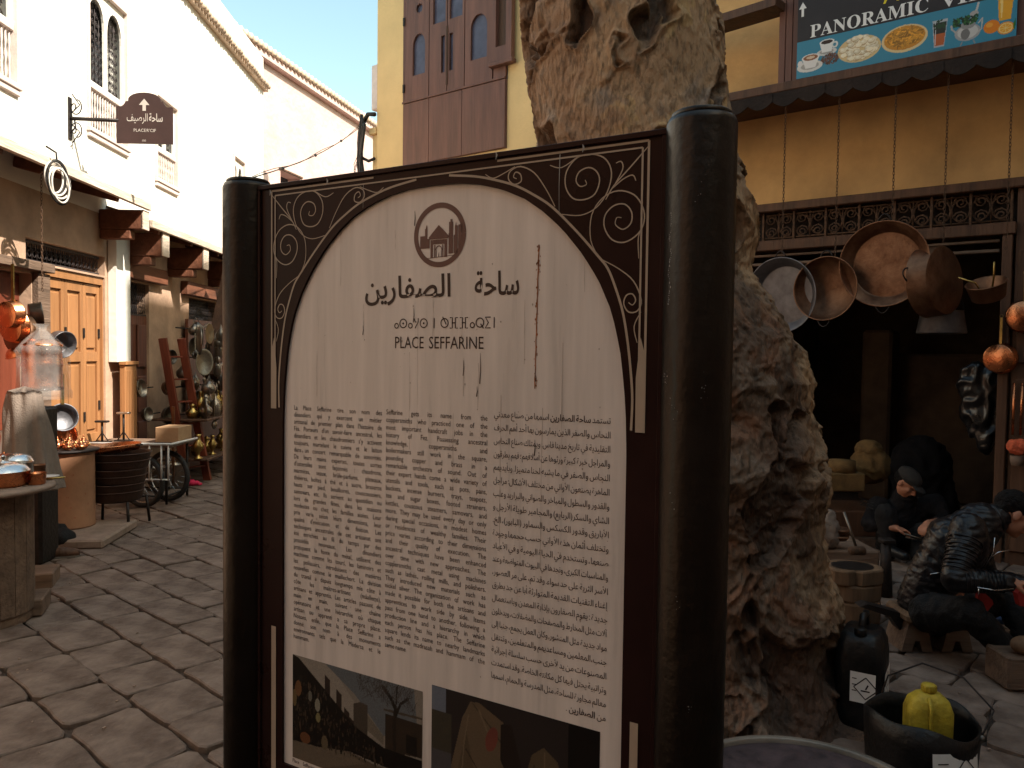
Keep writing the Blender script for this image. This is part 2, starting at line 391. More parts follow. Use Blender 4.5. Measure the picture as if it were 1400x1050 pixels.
def prepare_words(words):
    """meshes of whole Latin words, and of single Arabic letter forms that are then set side by side"""
    arabic = lambda q: any(0xFE80 <= ord(c) <= 0xFEFF for c in q)
    jobs = []
    for wd in words:
        if arabic(wd):
            for c in wd: jobs += [(c, wd in BOLD), (c + 'I', wd in BOLD)]
        else: jobs.append((wd, wd in BOLD))
    jobs = sorted(set(jobs) | {('I', False), ('I', True)}); tmp = []; raw = {}
    for body, bold in jobs:
        c = bpy.data.curves.new('lettering', 'FONT'); c.body = body; c.resolution_u = 2; c.size = 1; c.offset = .016 if bold else .001
        o = bpy.data.objects.new('lettering', c); col.objects.link(o); tmp.append((body, bold, o))
    bpy.context.view_layer.update()
    for body, bold, o in tmp:
        me = o.to_mesh(); raw[(body, bold)] = ([(v.co.x, v.co.y, 0.0) for v in me.vertices], [tuple(p.vertices) for p in me.polygons]); o.to_mesh_clear()
        c = o.data; bpy.data.objects.remove(o); bpy.data.curves.remove(c)
    for wd in words:
        bold = wd in BOLD
        if not arabic(wd): vs, fs = raw[(wd, bold)]
        else:
            vs, fs, x = [], [], 0.0; imax = max(v[0] for v in raw[('I', bold)][0])
            for i, c in enumerate(wd):
                v, f = raw[(c, bold)]; o_ = len(vs); vs += [(p[0] + x, p[1], -.00004 * (i % 3)) for p in v]; fs += [tuple(j + o_ for j in q) for q in f]
                x += max(p[0] for p in raw[(c + 'I', bold)][0]) - imax
        GLYPH[wd] = (vs, fs, min((v[0] for v in vs), default=0), max((v[0] for v in vs), default=0))
def put_word(mb, wd, x, z, size, y=0.0, sx=1.0, sz=1.0, bold=0.0):
    vs, fs, a, b = GLYPH[wd]
    mb.add([(x + (vx - a) * size * sx, y + dy, z + vy * size * sz) for vx, vy, dy in vs], fs)
    return (b - a) * size * sx
def put_fit(mb, wd, x0, x1, z, size, y=0.0):
    put_word(mb, wd, x0, z, size, y, (x1 - x0) / ((GLYPH[wd][3] - GLYPH[wd][2]) * size))
def put_line(mb, words, x0, x1, z, size, y=0.0, sx=1.0, justify=True, rtl=False):
    words = list(reversed(words)) if rtl else words
    ws = [(GLYPH[q][3] - GLYPH[q][2]) * size * sx for q in words]; tot = sum(ws); gap = 0.26 * size
    n = len(words) - 1
    if tot + n * 0.16 * size > (x1 - x0):
        k = (x1 - x0) / (tot + n * 0.2 * size); sx *= k; ws = [q * k for q in ws]; tot *= k; gap = 0.2 * size * k
    elif justify and n: gap = (x1 - x0 - tot) / n
    x = x1 - tot - n * gap if (rtl and not justify) else x0
    for q, wq in zip(words, ws):
        put_word(mb, q, x, z, size, y, sx); x += wq + gap

# ------------------------------------------------------------------ small printed pictures (flat prints, colours per vertex)
class Canvas:
    def __init__(s, w, h, nx, bg=(0, 0, 0)):
        s.w, s.h, s.nx = w, h, nx; s.ny = max(2, int(nx * h / w)); s.a = np.zeros((s.ny, s.nx, 3)); s.a[:] = lin(bg)
        s.X, s.Z = np.meshgrid(np.linspace(0, w, s.nx), np.linspace(0, h, s.ny)); s.rs = np.random.RandomState(3)
    def ell(s, cx, cz, rx, rz, c, rot=0.0, soft=0):
        co, si = math.cos(rot), math.sin(rot); dx, dz = s.X - cx, s.Z - cz
        m = ((dx * co + dz * si) / rx) ** 2 + ((-dx * si + dz * co) / rz) ** 2 < 1; s.a[m] = lin(c); return m
    def pol(s, pts, c):
        m = np.zeros(s.X.shape, bool); n = len(pts)
        for i in range(n):
            x1, z1 = pts[i]; x2, z2 = pts[(i + 1) % n]
            if z1 == z2: continue
            k = ((s.Z >= min(z1, z2)) & (s.Z < max(z1, z2))); xi = x1 + (s.Z - z1) * (x2 - x1) / (z2 - z1); m ^= (k & (s.X < xi))
        s.a[m] = lin(c); return m
    def line(s, pts, wd, c):
        for (x1, z1), (x2, z2) in zip(pts[:-1], pts[1:]):
            L2 = (x2 - x1) ** 2 + (z2 - z1) ** 2 + 1e-12; t = np.clip(((s.X - x1) * (x2 - x1) + (s.Z - z1) * (z2 - z1)) / L2, 0, 1)
            m = (s.X - x1 - t * (x2 - x1)) ** 2 + (s.Z - z1 - t * (z2 - z1)) ** 2 < (wd / 2) ** 2; s.a[m] = lin(c)
    def speck(s, amt): s.a *= 1 + amt * (s.rs.rand(s.ny, s.nx, 1) - .5)
    def build(s, name, mat, parent, x, z, y, label=None, inside=None):
        V = np.stack([s.X.ravel() + x, np.full(s.X.size, y), s.Z.ravel() + z], -1)
        i = np.arange((s.ny - 1) * (s.nx - 1)); r, c = i // (s.nx - 1), i % (s.nx - 1); a = r * s.nx + c
        F = np.stack([a, a + 1, a + s.nx + 1, a + s.nx], -1)
        if inside is not None:
            keep = inside(s.X, s.Z).ravel(); F = F[keep[F].all(1)]
        me = bpy.data.meshes.new(name); off = OFFS.get(parent.name, {}).get('off', (0, 0, 0)) if parent else (0, 0, 0)
        me.from_pydata((V - np.array(off)).tolist(), [], F.tolist())
        ca = me.color_attributes.new('Col', 'FLOAT_COLOR', 'POINT'); ca.data.foreach_set('color', np.concatenate([s.a.reshape(-1, 3), np.ones((s.a.size // 3, 1))], 1).ravel().astype(np.float32))
        me.materials.append(MATS[mat]); o = bpy.data.objects.new(name, me); col.objects.link(o)
        if parent: o.parent = parent
        if label: o['label'] = label
        return o

# ------------------------------------------------------------------ soft, continuous shapes grown from overlapping volumes
def organic(blobs, voxel, smooth=2, wrinkle=0.0, wscale=12.0, seed=0.0, wdir=(1, 1, 1)):
    """blobs: ('c', p0, r0, p1, r1) tapered capsule, ('e', centre, radii, euler) ellipsoid -> one closed surface"""
    mb = MB()
    for b in blobs:
        if b[0] == 'c':
            p, q = Vector(b[1]), Vector(b[3]); n = max(2, int((q - p).length / (0.5 * min(b[2], b[4])) + 1)); n = min(n, 14)
            pts = [p.lerp(q, i / n) for i in range(n + 1)]; rs = [b[2] + (b[4] - b[2]) * i / n for i in range(n + 1)]
            mb.tube(pts, rs, 12); mb.sphere(p, b[2] * .998, 12, 8); mb.sphere(q, b[4] * .998, 12, 8)
        else:
            mb.sphere(b[1], b[2], 16, 12, Euler(b[3]).to_matrix() if len(b) > 3 else None)
    o = bpy.data.objects.new('tmp', mb.mesh('tmp', None)); col.objects.link(o)
    md = o.modifiers.new('r', 'REMESH'); md.mode = 'VOXEL'; md.voxel_size = voxel; md.use_smooth_shade = True
    ms = o.modifiers.new('s', 'SMOOTH'); ms.iterations = smooth; ms.factor = .6
    dg = bpy.context.evaluated_depsgraph_get(); ev = o.evaluated_get(dg); me = bpy.data.meshes.new_from_object(ev)
    bpy.data.objects.remove(o)
    if wrinkle:
        co = np.zeros(len(me.vertices) * 3); me.vertices.foreach_get('co', co); co = co.reshape(-1, 3)
        for v in me.vertices:
            c = v.co; t = Vector((c.x * wdir[0], c.y * wdir[1], c.z * wdir[2])) * wscale + Vector((seed, seed, seed))
            k = mnoise.noise(t + mnoise.noise_vector(t * .6) * .8); k = 1 - abs(k) * 2.2
            co[v.index] += np.array(v.normal) * wrinkle * k
        me.vertices.foreach_set('co', co.ravel()); me.update()
    me.polygons.foreach_set('use_smooth', [True] * len(me.polygons))
    return me
def organic_part(name, me, mat, parent, label=None):
    me.name = name; me.materials.clear(); me.materials.append(MATS[mat])
    o = bpy.data.objects.new(name, me); col.objects.link(o)
    if parent is not None: o.parent = parent
    if label: o['label'] = label
    return o

# pixel of the photograph -> place, only used to read positions off it
def cam_ray(px, py):
    m = cam.matrix_world.to_3x3(); return m @ Vector(((px - 700) / FPX, -(py - 525) / FPX, -1))
CAMP = Vector((0, 0, CAM_H))
def at_ground(px, py, z=0.0):
    r = cam_ray(px, py); return CAMP + r * ((z - CAM_H) / r.z)
def at_y(px, py, Y):
    r = cam_ray(px, py); return CAMP + r * (Y / r.y)
def on(fr, px, py, out=0.0):
    r = cam_ray(px, py); p = CAMP + r * ((fr.D - out) / r.dot(fr.y)); return (p.dot(fr.x), p.z)

# ================================================================== SETTING: ground and paving
g = MB(); g.add([(-60, -40, -0.03), (60, -40, -0.03), (60, 90, -0.03), (-60, 90, -0.03)], [(0, 1, 2, 3)])
ground = structure(g, 'ground', 'mortar')
def in_view(p, mg=90):
    r = cam.matrix_world.to_3x3().transposed() @ (p - CAMP)
    if r.z > -0.3: return False
    x, y = 700 - FPX * r.x / r.z, 525 + FPX * r.y / r.z
    return -mg < x < 1400 + mg and y < 1050 + mg
random.seed(11)
slabs = []
yy = -0.2; row = 0
while yy < 13.5:
    h = U(.25, .32)
    x = -13 + U(0, .5)
    while x < 5.5:
        wd = U(.30, .56)
        c = GR.P(x + wd / 2, yy + h / 2, 0)
        lwx, lwy = c.dot(LW.x), c.dot(LW.y) - LW.D
        if lwy < 0.05 and c.dot(SF.y) < SF.D - .05 and in_view(c):
            cx, cy = x + wd / 2, yy + h / 2
            def pt(u, v, k):
                big = mnoise.noise(Vector((cx + u * wd / 2, (cy + v * h / 2) * 1.0, 3.1)) * 1.3)
                return (u * wd / 2 * k, v * h / 2 * k)
            g_ = U(.003, .009); hx, hy = wd / 2 - g_, h / 2 - U(.003, .011)
            sk = U(-.03, .03); outline = []
            for (ax, ay), (bx, by) in (((-1, -1), (1, -1)), ((1, -1), (1, 1)), ((1, 1), (-1, 1)), ((-1, 1), (-1, -1))):
                for t in (.07, .35, .65, .93):
                    ux, uy = ax + (bx - ax) * t, ay + (by - ay) * t
                    jx, jy = U(-.008, .006), U(-.009, .006)
                    outline.append((ux * hx + sk * uy * .5 + jx - (0.004 if t in (.07, .93) else 0) * ux, uy * hy + jy))
            tx, ty, zc = U(-.010, .010), U(-.014, .014), U(-.007, .005)
            zf = lambda a, b: zc + a * tx + b * ty
            n = len(outline); b = MB()
            vs = [(a, q, -0.035) for a, q in outline] + [(a, q, zf(a, q) - .006) for a, q in outline] + [(a * .965, q * .95, zf(a, q)) for a, q in outline]
            fs = [tuple(range(2 * n, 3 * n))]
            for k in range(2):
                for i in range(n):
                    j = (i + 1) % n; fs.append((k * n + i, k * n + j, (k + 1) * n + j, (k + 1) * n + i))
            b.add(vs, fs); slabs.append(((c - Vector((0, 0, 0))).length, c, b, U(-.02, .02)))
        x += wd
    yy += h; row += 1
slabs.sort(key=lambda s: s[0])
rest = MB()
pav = bpy.data.objects.new('pavement', None); col.objects.link(pav); pav['kind'] = 'structure'
for i, (dd, c, b, rz) in enumerate(slabs):
    mt = Matrix.Translation(c) @ GR.m.to_3x3().to_4x4() @ Matrix.Rotation(rz, 4, 'Z')
    if i < 299:
        o = b.build('paving_slab', 'stone_slab', pav); o.matrix_world = mt
    else:
        b.xf(mt); rest.add(b.v, b.f)
rs = rest.build('far_paving_slabs', 'stone_slab', pav, kind='stuff')

# ================================================================== white building on the left
white = thing('white_building', 'bright sunlit white building with grilled windows and wooden shop awning on the left', 'building', LW, (7.0, 0, 0), framed=True)
W = MB()
holes = [rect_hole(6.1, 6.95, 3.83, 5.3), rect_hole(8.2, 9.03, 3.83, 5.28), rect_hole(9.84, 10.47, 3.68, 4.67), rect_hole(12.82, 13.36, 3.9, 4.67),
         rect_hole(5.0, 7.16, -.03, 2.25), rect_hole(7.38, 8.52, -.03, 2.341), rect_hole(7.08, 8.52, 2.36, 2.56), rect_hole(8.92, 9.62, -.03, 2.36), rect_hole(10.9, 12.05, -.03, 2.30)]
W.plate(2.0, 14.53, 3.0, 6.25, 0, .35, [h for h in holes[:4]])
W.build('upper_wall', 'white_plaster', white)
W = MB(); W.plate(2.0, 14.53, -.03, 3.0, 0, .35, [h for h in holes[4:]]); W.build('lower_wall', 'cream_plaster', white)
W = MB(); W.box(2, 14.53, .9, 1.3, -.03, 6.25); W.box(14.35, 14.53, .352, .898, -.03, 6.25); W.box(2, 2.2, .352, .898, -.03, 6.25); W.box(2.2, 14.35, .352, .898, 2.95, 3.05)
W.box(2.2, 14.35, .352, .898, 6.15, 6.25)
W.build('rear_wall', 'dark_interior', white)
W = MB(); W.box(8.58, 8.90, -.10, -.002, 1.45, 3.0, .006); W.build('pilaster', 'white_plaster', white)
# eave: board and a row of tile ends
W = MB(); W.box(2.0, 14.6, -.07, .4, 6.252, 6.29); W.build('eave_board', 'tile_clay', white)
tm = MB(); tm.tube([(0, -.12, 6.315), (0, .35, 6.43)], [.050, .048], 8)
tmesh = None
for i in range(46):
    x = 9.2 + i * .118
    if tmesh is None:
        o = tm.build('roof_tile', 'tile_clay', white); tmesh = o.data; first = o
    else:
        o = bpy.data.objects.new('roof_tile', tmesh); col.objects.link(o); o.parent = white
    o.location = (x, U(-.012, .012), U(-.008, .008))
W = MB(); W.box(2.0, 9.1, -.1, .35, 6.31, 6.40); W.box(2.0, 14.6, .02, .42, 6.46, 6.85); W.build('parapet', 'white_plaster', white)

def spindle(mb, x, y, z0, z1, r=.012):
    h = z1 - z0
    mb.lathe([(r * .6, z0), (r * .6, z0 + h * .1), (r, z0 + h * .2), (r * .55, z0 + h * .35), (r * 1.1, z0 + h * .5), (r * .55, z0 + h * .65), (r, z0 + h * .8), (r * .6, z1)], 5, (x, y, 0))
def scroll_iron(mb, x0, x1, z0, z1, y, pitch, r=.006):
    """rows of paired iron scrolls"""
    nx = max(1, round((x1 - x0) / pitch)); nz = max(1, round((z1 - z0) / pitch)); dx, dz = (x1 - x0) / nx, (z1 - z0) / nz
    for i in range(nx):
        for j in range(nz):
            cx, cz = x0 + (i + .5) * dx, z0 + (j + .5) * dz; s = 1 if i % 2 == 0 else -1
            pts = []
            for k in range(15):
                a = k / 14 * 3.6 * math.pi; q = min(dx, dz) * .46 * (1 - .82 * k / 14); pts.append((cx + s * q * math.cos(a), y, cz + q * math.sin(a)))
            mb.tube(pts, r, 3)
        if i: mb.tube([(x0 + i * dx, y, z0), (x0 + i * dx, y, z1)], r, 3)
def arched_window(x0, x1, z0, z1, sill, label=None, rail=True, pitch=.085):
    f = MB(); t = .032
    for a in ((x0 - t, x0 + .002, z0 - .001, z1 + t), (x1 - .002, x1 + t, z0 - .001, z1 + t), (x0 + .004, x1 - .004, z1 - .002, z1 + t)):
        f.box(a[0], a[1], -.03, .06, a[2], a[3], .006)
    f.box(x0 - t * 1.4, x1 + t * 1.4, -.045, .10, z0 - .05, z0 - .002, .006); f.box(x0 - t, x1 + t, -.03, .05, z0 - .10, z0 - .052, .006)
    fr = f.build('window', 'sill_trim', white, label)
    d = MB(); m = (x0 + x1) / 2; hw = (x1 - x0) / 2 - .07; top = z1 - .10
    bot = sill + .05 if rail else z0 + .01
    hs = [arch_hole(x0 + .045, m - .03, bot, top - (m - x0) * .62, top), arch_hole(m + .03, x1 - .045, bot, top - (m - x0) * .62, top)]
    d.plate(x0, x1, bot - .05, z1 - .004, .015, .04, hs, 10); d.build('arched_infill', 'white_plaster', fr)
    g = MB(); scroll_iron(g, x0 + .04, x1 - .04, bot, top, .07, pitch, .0045); g.build('iron_lattice', 'window_iron', fr, kind='stuff')
    p = MB(); p.box(x0, x1, .24, .26, z0, z1); p.build('pane', 'glass_dark', fr)
    if rail:
        r_ = MB(); r_.box(x0 + .003, x1 - .003, .0, .065, sill - .03, sill + .03, .005); r_.build('rail', 'sill_trim', fr)
        nb = int((x1 - x0) / .052)
        for i in range(nb):
            b = MB(); spindle(b, x0 + (i + .5) * (x1 - x0) / nb, .03, z0, sill - .03); b.build('baluster', 'sill_trim', fr)
arched_window(6.1, 6.95, 3.83, 5.3, 4.30)
arched_window(8.2, 9.03, 3.83, 5.28, 4.27)
arched_window(9.84, 10.47, 3.68, 4.67, 4.04)
arched_window(12.82, 13.36, 3.9, 4.67, 4.1, rail=False)

# awnings over the shops with corbel beams under them
def awning(x0, x1, z, out, mat_f='wood_fascia'):
    f = MB(); f.box(x0, x1, -out - .03, -out + .012, z - .085, z, .006); a = f.build('awning_fascia', mat_f, white)
    s = MB(); s.add([(x0, -out + .013, z - .02), (x1, -out + .013, z - .02), (x1, -.001, z + .12), (x0, -.001, z + .12), (x0, -out + .013, z + .002), (x1, -out + .013, z + .002), (x1, -.001, z + .142), (x0, -.001, z + .142)],
                      [(3, 2, 1, 0), (4, 5, 6, 7), (0, 1, 5, 4), (1, 2, 6, 5), (3, 0, 4, 7)]); s.build('awning_roof', 'wood_grey', white)
    n = int((x1 - x0) / .9)
    for i in range(n):
        r = MB(); xx = x0 + (i + .3) * (x1 - x0) / n; r.beam((xx, -out + .02, z - .07), (xx, -.002, z + .04), .06, .09); r.build('rafter', 'wood_beam', white)
awning(2.0, 8.52, 3.135, .46); awning(8.56, 14.4, 2.965, .46)
def corbel(x, z, h=.20, w_=.13, out=.44):
    b = MB(); b.box(x - w_ / 2, x + w_ / 2, -out, -.002, z - h, z, .008); b.box(x - w_ / 2 + .01, x + w_ / 2 - .01, -out * .72, -.002, z - h - .10, z - h - .002, .008)
    b.build('corbel_beam', 'wood_beam', white)
    e = MB(); e.box(x - w_ / 2 - .006, x + w_ / 2 + .006, -out - .022, -out - .002, z - h, z - .001, .003); e.build('beam_end_cap', 'wood_fascia', white)
corbel(8.46, 3.04, .2); corbel(4.6, 3.04); corbel(8.98, 2.875, .25, .16); corbel(10.25, 2.875, .26, .16); corbel(11.7, 2.875, .26, .16); corbel(13.0, 2.875, .26, .16)
# lintel beams over the two far doors
for x0, x1, z0, z1 in ((8.91, 9.95, 2.38, 2.56), (10.6, 12.25, 2.32, 2.5)):
    b = MB(); b.box(x0, x1, -.10, -.003, z0, z1, .01); b.build('lintel', 'wood_beam', white)
b = MB(); b.beam((11.15, -.50, 2.74), (10.25, -.50, 1.25), .17, .15); b.build('diagonal_brace', 'wood_dark', white)
# main folding door, four leaves with raised panels
dr = MB(); dr.box(7.381, 7.40, .02, .16, -.02, 2.34); dr.box(8.50, 8.519, .02, .16, -.02, 2.34); dr.box(7.401, 8.499, .02, .16, 2.26, 2.34); door = dr.build('door', 'door_wood', white)
xs = [7.402, 7.80, 8.16, 8.498]
for a, b_ in zip(xs[:-1], xs[1:]):
    l = MB(); l.box(a + .004, b_ - .004, .07, .11, -.02, 2.255)
    st = .055
    zz = [0.0, .52, .58, 1.18, 1.24, 1.62, 1.70, 2.24]
    zz = [(0.06, .45), (.55, 1.30), (1.40, 1.86), (1.93, 2.20)] if False else [(0.08, .62), (.72, 1.46), (1.56, 2.16)]
    l.box(a + .004, a + st, .045, .069, -.02, 2.255, .004); l.box(b_ - st, b_ - .004, .045, .069, -.02, 2.255, .004)
    prev = -.02
    for z0, z1 in zz + [(2.255, 2.3)]:
        l.box(a + st + .001, b_ - st - .001, .046, .069, prev, z0, .003); prev = z1
    lf = l.build('door_leaf', 'door_wood', door)
for i, (a, b_) in enumerate(zip(xs[:-1], xs[1:])):
    for z0, z1 in zz:
        if b_ - a < .2: continue
        p = MB(); p.box(a + .085, b_ - .085, .050, .069, z0 + .035, z1 - .035, .012); p.build('raised_panel', 'door_wood', door)
for x, z in ((7.80, 1.75), (7.80, 1.0), (8.15, 1.75), (8.15, .9), (8.46, 1.75), (8.46, 1.0)):
    p = MB(); p.box(x - .014, x + .014, .030, .044, z - .05, z + .05, .003); p.build('hinge', 'iron', door)
gt = MB(); gt.box(7.12, 8.50, .05, .08, 2.362, 2.385); gt.box(7.12, 8.50, .05, .08, 2.53, 2.555)
n = 17
for i in range(n + 1):
    x = 7.13 + i * 1.36 / n; gt.tube([(x, .065, 2.38), (x, .065, 2.535)], .005, 4)
    if i < n:
        c = x + .04
        gt.tube([(c + .026 * math.cos(a), .065, 2.44 + .03 * math.sin(a)) for a in [k * math.pi / 4 for k in range(8)]], .004, 3, closed=True)
        gt.tube([(c - .02, .065, 2.47), (c, .065, 2.525), (c + .02, .065, 2.47)], .004, 3)
gt.build('transom_grille', 'window_iron', white)
# dark doors further along
def plain_door(x0, x1, ztop, zg):
    d = MB(); d.box(x0 + .002, x1 - .002, .03, .07, -.02, ztop); dd = d.build('door', 'door_dark', white)
    nl = 2; wl_ = (x1 - x0) / nl
    for k in range(nl):
        a = x0 + k * wl_
        for z0, z1 in ((.08, .75), (.85, 1.28), (1.38, ztop - .10)):
            p = MB(); p.box(a + .06, a + wl_ - .06, .005, .029, z0, z1, .010); p.build('raised_panel', 'door_dark', dd)
    g = MB(); z = ztop + .02
    g.box(x0 + .01, x1 - .01, .03, .05, ztop + .002, ztop + .02); g.box(x0 + .002, x1 - .002, .14, .16, ztop, zg)
    nn = int((x1 - x0) / .055)
    for i in range(nn):
        xa = x0 + .02 + i * (x1 - x0 - .04) / nn; xb = xa + (x1 - x0 - .04) / nn
        for k in range(5):
            za = z + (zg - z) * k / 5; zb = z + (zg - z) * (k + 1) / 5
            g.tube([(xa, .04, za), ((xa + xb) / 2, .035, (za + zb) / 2), (xb, .04, zb)], .003, 3); g.tube([(xb, .04, za), ((xa + xb) / 2, .035, (za + zb) / 2), (xa, .04, zb)], .003, 3)
    g.build('transom_grille', 'window_iron', dd)
plain_door(8.92, 9.62, 1.98, 2.36); plain_door(10.9, 12.05, 1.90, 2.30)
b = MB(); b.box(8.62, 8.90, -.16, -.102, .0, 1.42, .004)
for i in range(7): b.box(8.635 + i * .038, 8.66 + i * .038, -.168, -.161, .03, 1.36, .002)
b.box(8.60, 8.92, -.18, -.102, 1.422, 1.46, .004); b.build('pilaster_casing', 'door_wood', white)
# open shop bay at the near end
b = MB(); b.box(5.02, 7.15, .10, .14, -.02, 2.24); b.build('bay_back_panel', 'red_wood', white)
b = MB(); b.box(7.17, 7.36, -.06, -.002, -.02, 2.26, .006); b.box(5.0, 7.37, -.10, -.002, 2.27, 2.35, .006); b.build('bay_frame', 'wood_grey', white)

# ================================================================== pink building and what closes the lane
pink = thing('pink_building', 'tall pinkish plastered building further down the lane behind the white house', 'building', PB, (13, 0, 0), framed=True)
W = MB(); W.plate(12.0, 26, -.03, 7.35, 0, .4, [rect_hole(15.02, 15.85, 4.9, 5.36)], sides=True); W.build('wall', 'pink_plaster', pink)
W = MB(); W.box(15.02, 15.85, .30, .34, 4.88, 5.38); W.build('window_recess', 'glass_dark', pink)
W = MB(); W.box(14.95, 15.92, -.03, -.003, 5.37, 5.41, .004); W.build('window_ledge', 'wood_dark', pink)
W = MB(); W.box(11.9, 26.1, -.14, .45, 7.352, 7.50, .02); W.build('cornice', 'pink_plaster', pink)
for i in range(58):
    b = MB(); b.tube([(0, -.20, 0), (0, .1, .05)], .075, 6)
    if i == 0: o = b.build('roof_tile', 'tile_clay', pink); tme = o.data
    else: o = bpy.data.objects.new('roof_tile', tme); col.objects.link(o); o.parent = pink
    o.location = (12.1 - 0 + i * .17 - 0, 0, 7.55)
    o.location.x -= 0
far = thing('far_house', 'plain pale house closing the far end of the lane', 'building', WD, (-5.2, 30, 0))
b = MB(); b.box(-6, 9, 0, 3, 0, 5.4); b.build('wall', 'pink_plaster', far)
b = MB(); b.box(-6.2, 9.2, -.2, 3.2, 5.402, 5.6); b.build('cornice', 'tile_clay', far)
for x in (1.2, 3.4): b = MB(); b.box(x, x + .9, -.03, -.002, 2.6, 4.0); b.build('window', 'glass_dark', far)

# ================================================================== ochre building with brown shutters
ochre = thing('ochre_building', 'yellow ochre building whose front carries tall brown wooden shutters with arched openings', 'building', YB, (-8.5, 0, 0), framed=True)
b = MB(); b.box(-10.70, -5.0, 0, .6, -.03, 8.35, .02); b.build('wall', 'ochre_plaster', ochre)
b = MB(); b.box(-9.98, -7.72, -.035, -.002, 4.80, 5.865, .004); lower = b.build('board_field', 'brown_shutter', ochre)
xb = [-9.975, -9.36, -8.62, -7.725]
for a, c in zip(xb[:-1], xb[1:]):
    b = MB(); b.box(a + .004, c - .004, -.055, -.036, 4.806, 5.86, .003); b.build('board', 'brown_shutter', lower)
# shutter leaves above
lv = [-9.93, -9.50, -9.35, -8.95, -8.57, -8.12, -7.98]
def leaf(x0, x1, holes):
    b = MB(); b.plate(x0 + .006, x1 - .006, 5.90, 8.3, -.06, -.02, holes, 10); s = b.build('shutter', 'brown_shutter', ochre); return s
def star_hole(cx, cz, r):
    def f(x):
        t = abs(x - cx) / r
        return r * (math.sqrt(max(0, 1 - t * t)) * (1 + .16 * math.cos(t * 9)))
    return (cx - r, cx + r, lambda x: cz - f(x), lambda x: cz + f(x))
b = MB(); b.box(-9.98, -7.72, -.015, -.002, 5.868, 8.33); b.build('shutter_backing', 'shutter_pane', ochre)
s1 = leaf(-9.93, -9.36, [arch_hole(-9.74, -9.45, 6.30, 6.78, 6.98), star_hole(-9.59, 7.40, .075)])
s2 = leaf(-9.355, -8.95, [arch_hole(-9.27, -8.99, 7.05, 7.6, 7.86), rect_hole(-9.08, -9.0, 6.22, 6.82)])
s3 = leaf(-8.945, -8.57, [arch_hole(-8.90, -8.62, 7.05, 7.6, 7.86), rect_hole(-8.90, -8.82, 6.22, 6.82)])
s4 = leaf(-8.565, -7.98, [arch_hole(-8.44, -8.10, 6.28, 6.78, 6.98), star_hole(-8.28, 7.44, .085)])
for s, x in ((s1, -9.94), (s4, -7.975)):
    for z in (6.12, 7.25):
        b = MB(); b.box(x - .02, x + .02, -.085, -.062, z - .07, z + .07, .004); b.build('hinge', 'iron', s)
for x in (-8.955, -8.935):
    b = MB(); b.box(x - .006, x + .006, -.075, -.061, 6.0, 6.95); b.build('closing_strip', 'wood_dark', s2)
b = MB(); b.box(-9.98, -9.94, -.05, -.016, 5.9, 8.33); b.box(-7.97, -7.725, -.05, -.016, 5.9, 8.33); b.box(-9.98, -7.72, -.075, -.037, 5.866, 5.898, .004); b.build('shutter_frame', 'brown_shutter', ochre)
b = MB(); b.plate(-7.95, -7.55, 6.12, 8.3, -.14, -.052, [rect_hole(-7.86, -7.66, 6.34, 7.9)]); b.box(-7.99, -7.51, -.17, -.052, 6.05, 6.118, .01); b.box(-7.99, -7.51, -.17, -.141, 7.9, 7.98, .01); b.build('window_surround', 'brown_shutter', ochre)
b = MB(); b.box(-7.86, -7.66, -.06, -.053, 6.34, 7.9); b.build('window_screen', 'wood_dark', ochre)
b = MB(); b.box(-10.90, -10.72, .05, .35, 5.95, 6.75, .02); b.build('side_box', 'sill_trim', ochre)
b = MB(); b.box(-10.86, -10.72, .05, .3, 3.5, 5.5, .02); b.box(-10.9, -10.71, .0, .33, 5.5, 5.62, .01); b.build('side_pier', 'ochre_plaster', ochre)
# cable bundle on the corner
b = MB()
for k in range(5):
    pts = []
    for i in range(9):
        t = i / 8; pts.append((-10.95 - .06 * math.sin(t * 3 + k) - .10 * math.sin(t * math.pi) + .015 * k, -.06 - .02 * k, 5.75 - 1.3 * t + .12 * math.sin(k)))
    b.tube(pts, .028, 5)
pts = [(-10.95 - .05 * k, -.05, 5.72) for k in range(3)] + [(-10.75, -.04, 5.8)]
b.tube([(-10.98, -.07, 5.7), (-10.85, -.06, 5.85), (-10.68, -.05, 5.82)], .04, 6)
b.tube([(-11.0, -.1, 5.1), (-10.85, -.05, 5.02), (-10.7, -.03, 5.05)], .03, 5)
for k in range(3):
    b.tube([(-11.12 + .03 * k, -.08, 5.0 + .1 * k), (-11.2, -.08, 4.8 + .1 * k), (-11.12, -.08, 4.6 + .05 * k), (-11.0, -.06, 4.62)], .007, 4)
single(b, 'cable_bundle', 'cable_black', 'thick bundle of black cables clipped to the corner of the yellow building', 'cables', YB)
P1 = at_y(345, 243, 9.0); P2 = YB.P(-10.9, -.05, 5.72)
b = MB()
pts = [P1.lerp(P2, i / 16) + Vector((0, 0, -.12 * math.sin(math.pi * i / 16))) for i in range(17)]
b.tube(pts, .007, 4); b.tube([p + Vector((0, 0, .012 + .02 * math.sin(i))) for i, p in enumerate(pts)], .005, 3)
for i in (3, 7, 11): b.sphere(pts[i], .022, 6, 4)
single(b, 'overhead_wire', 'cable_black', 'thin twisted overhead wire rising across the pink wall to the yellow corner', 'wire')

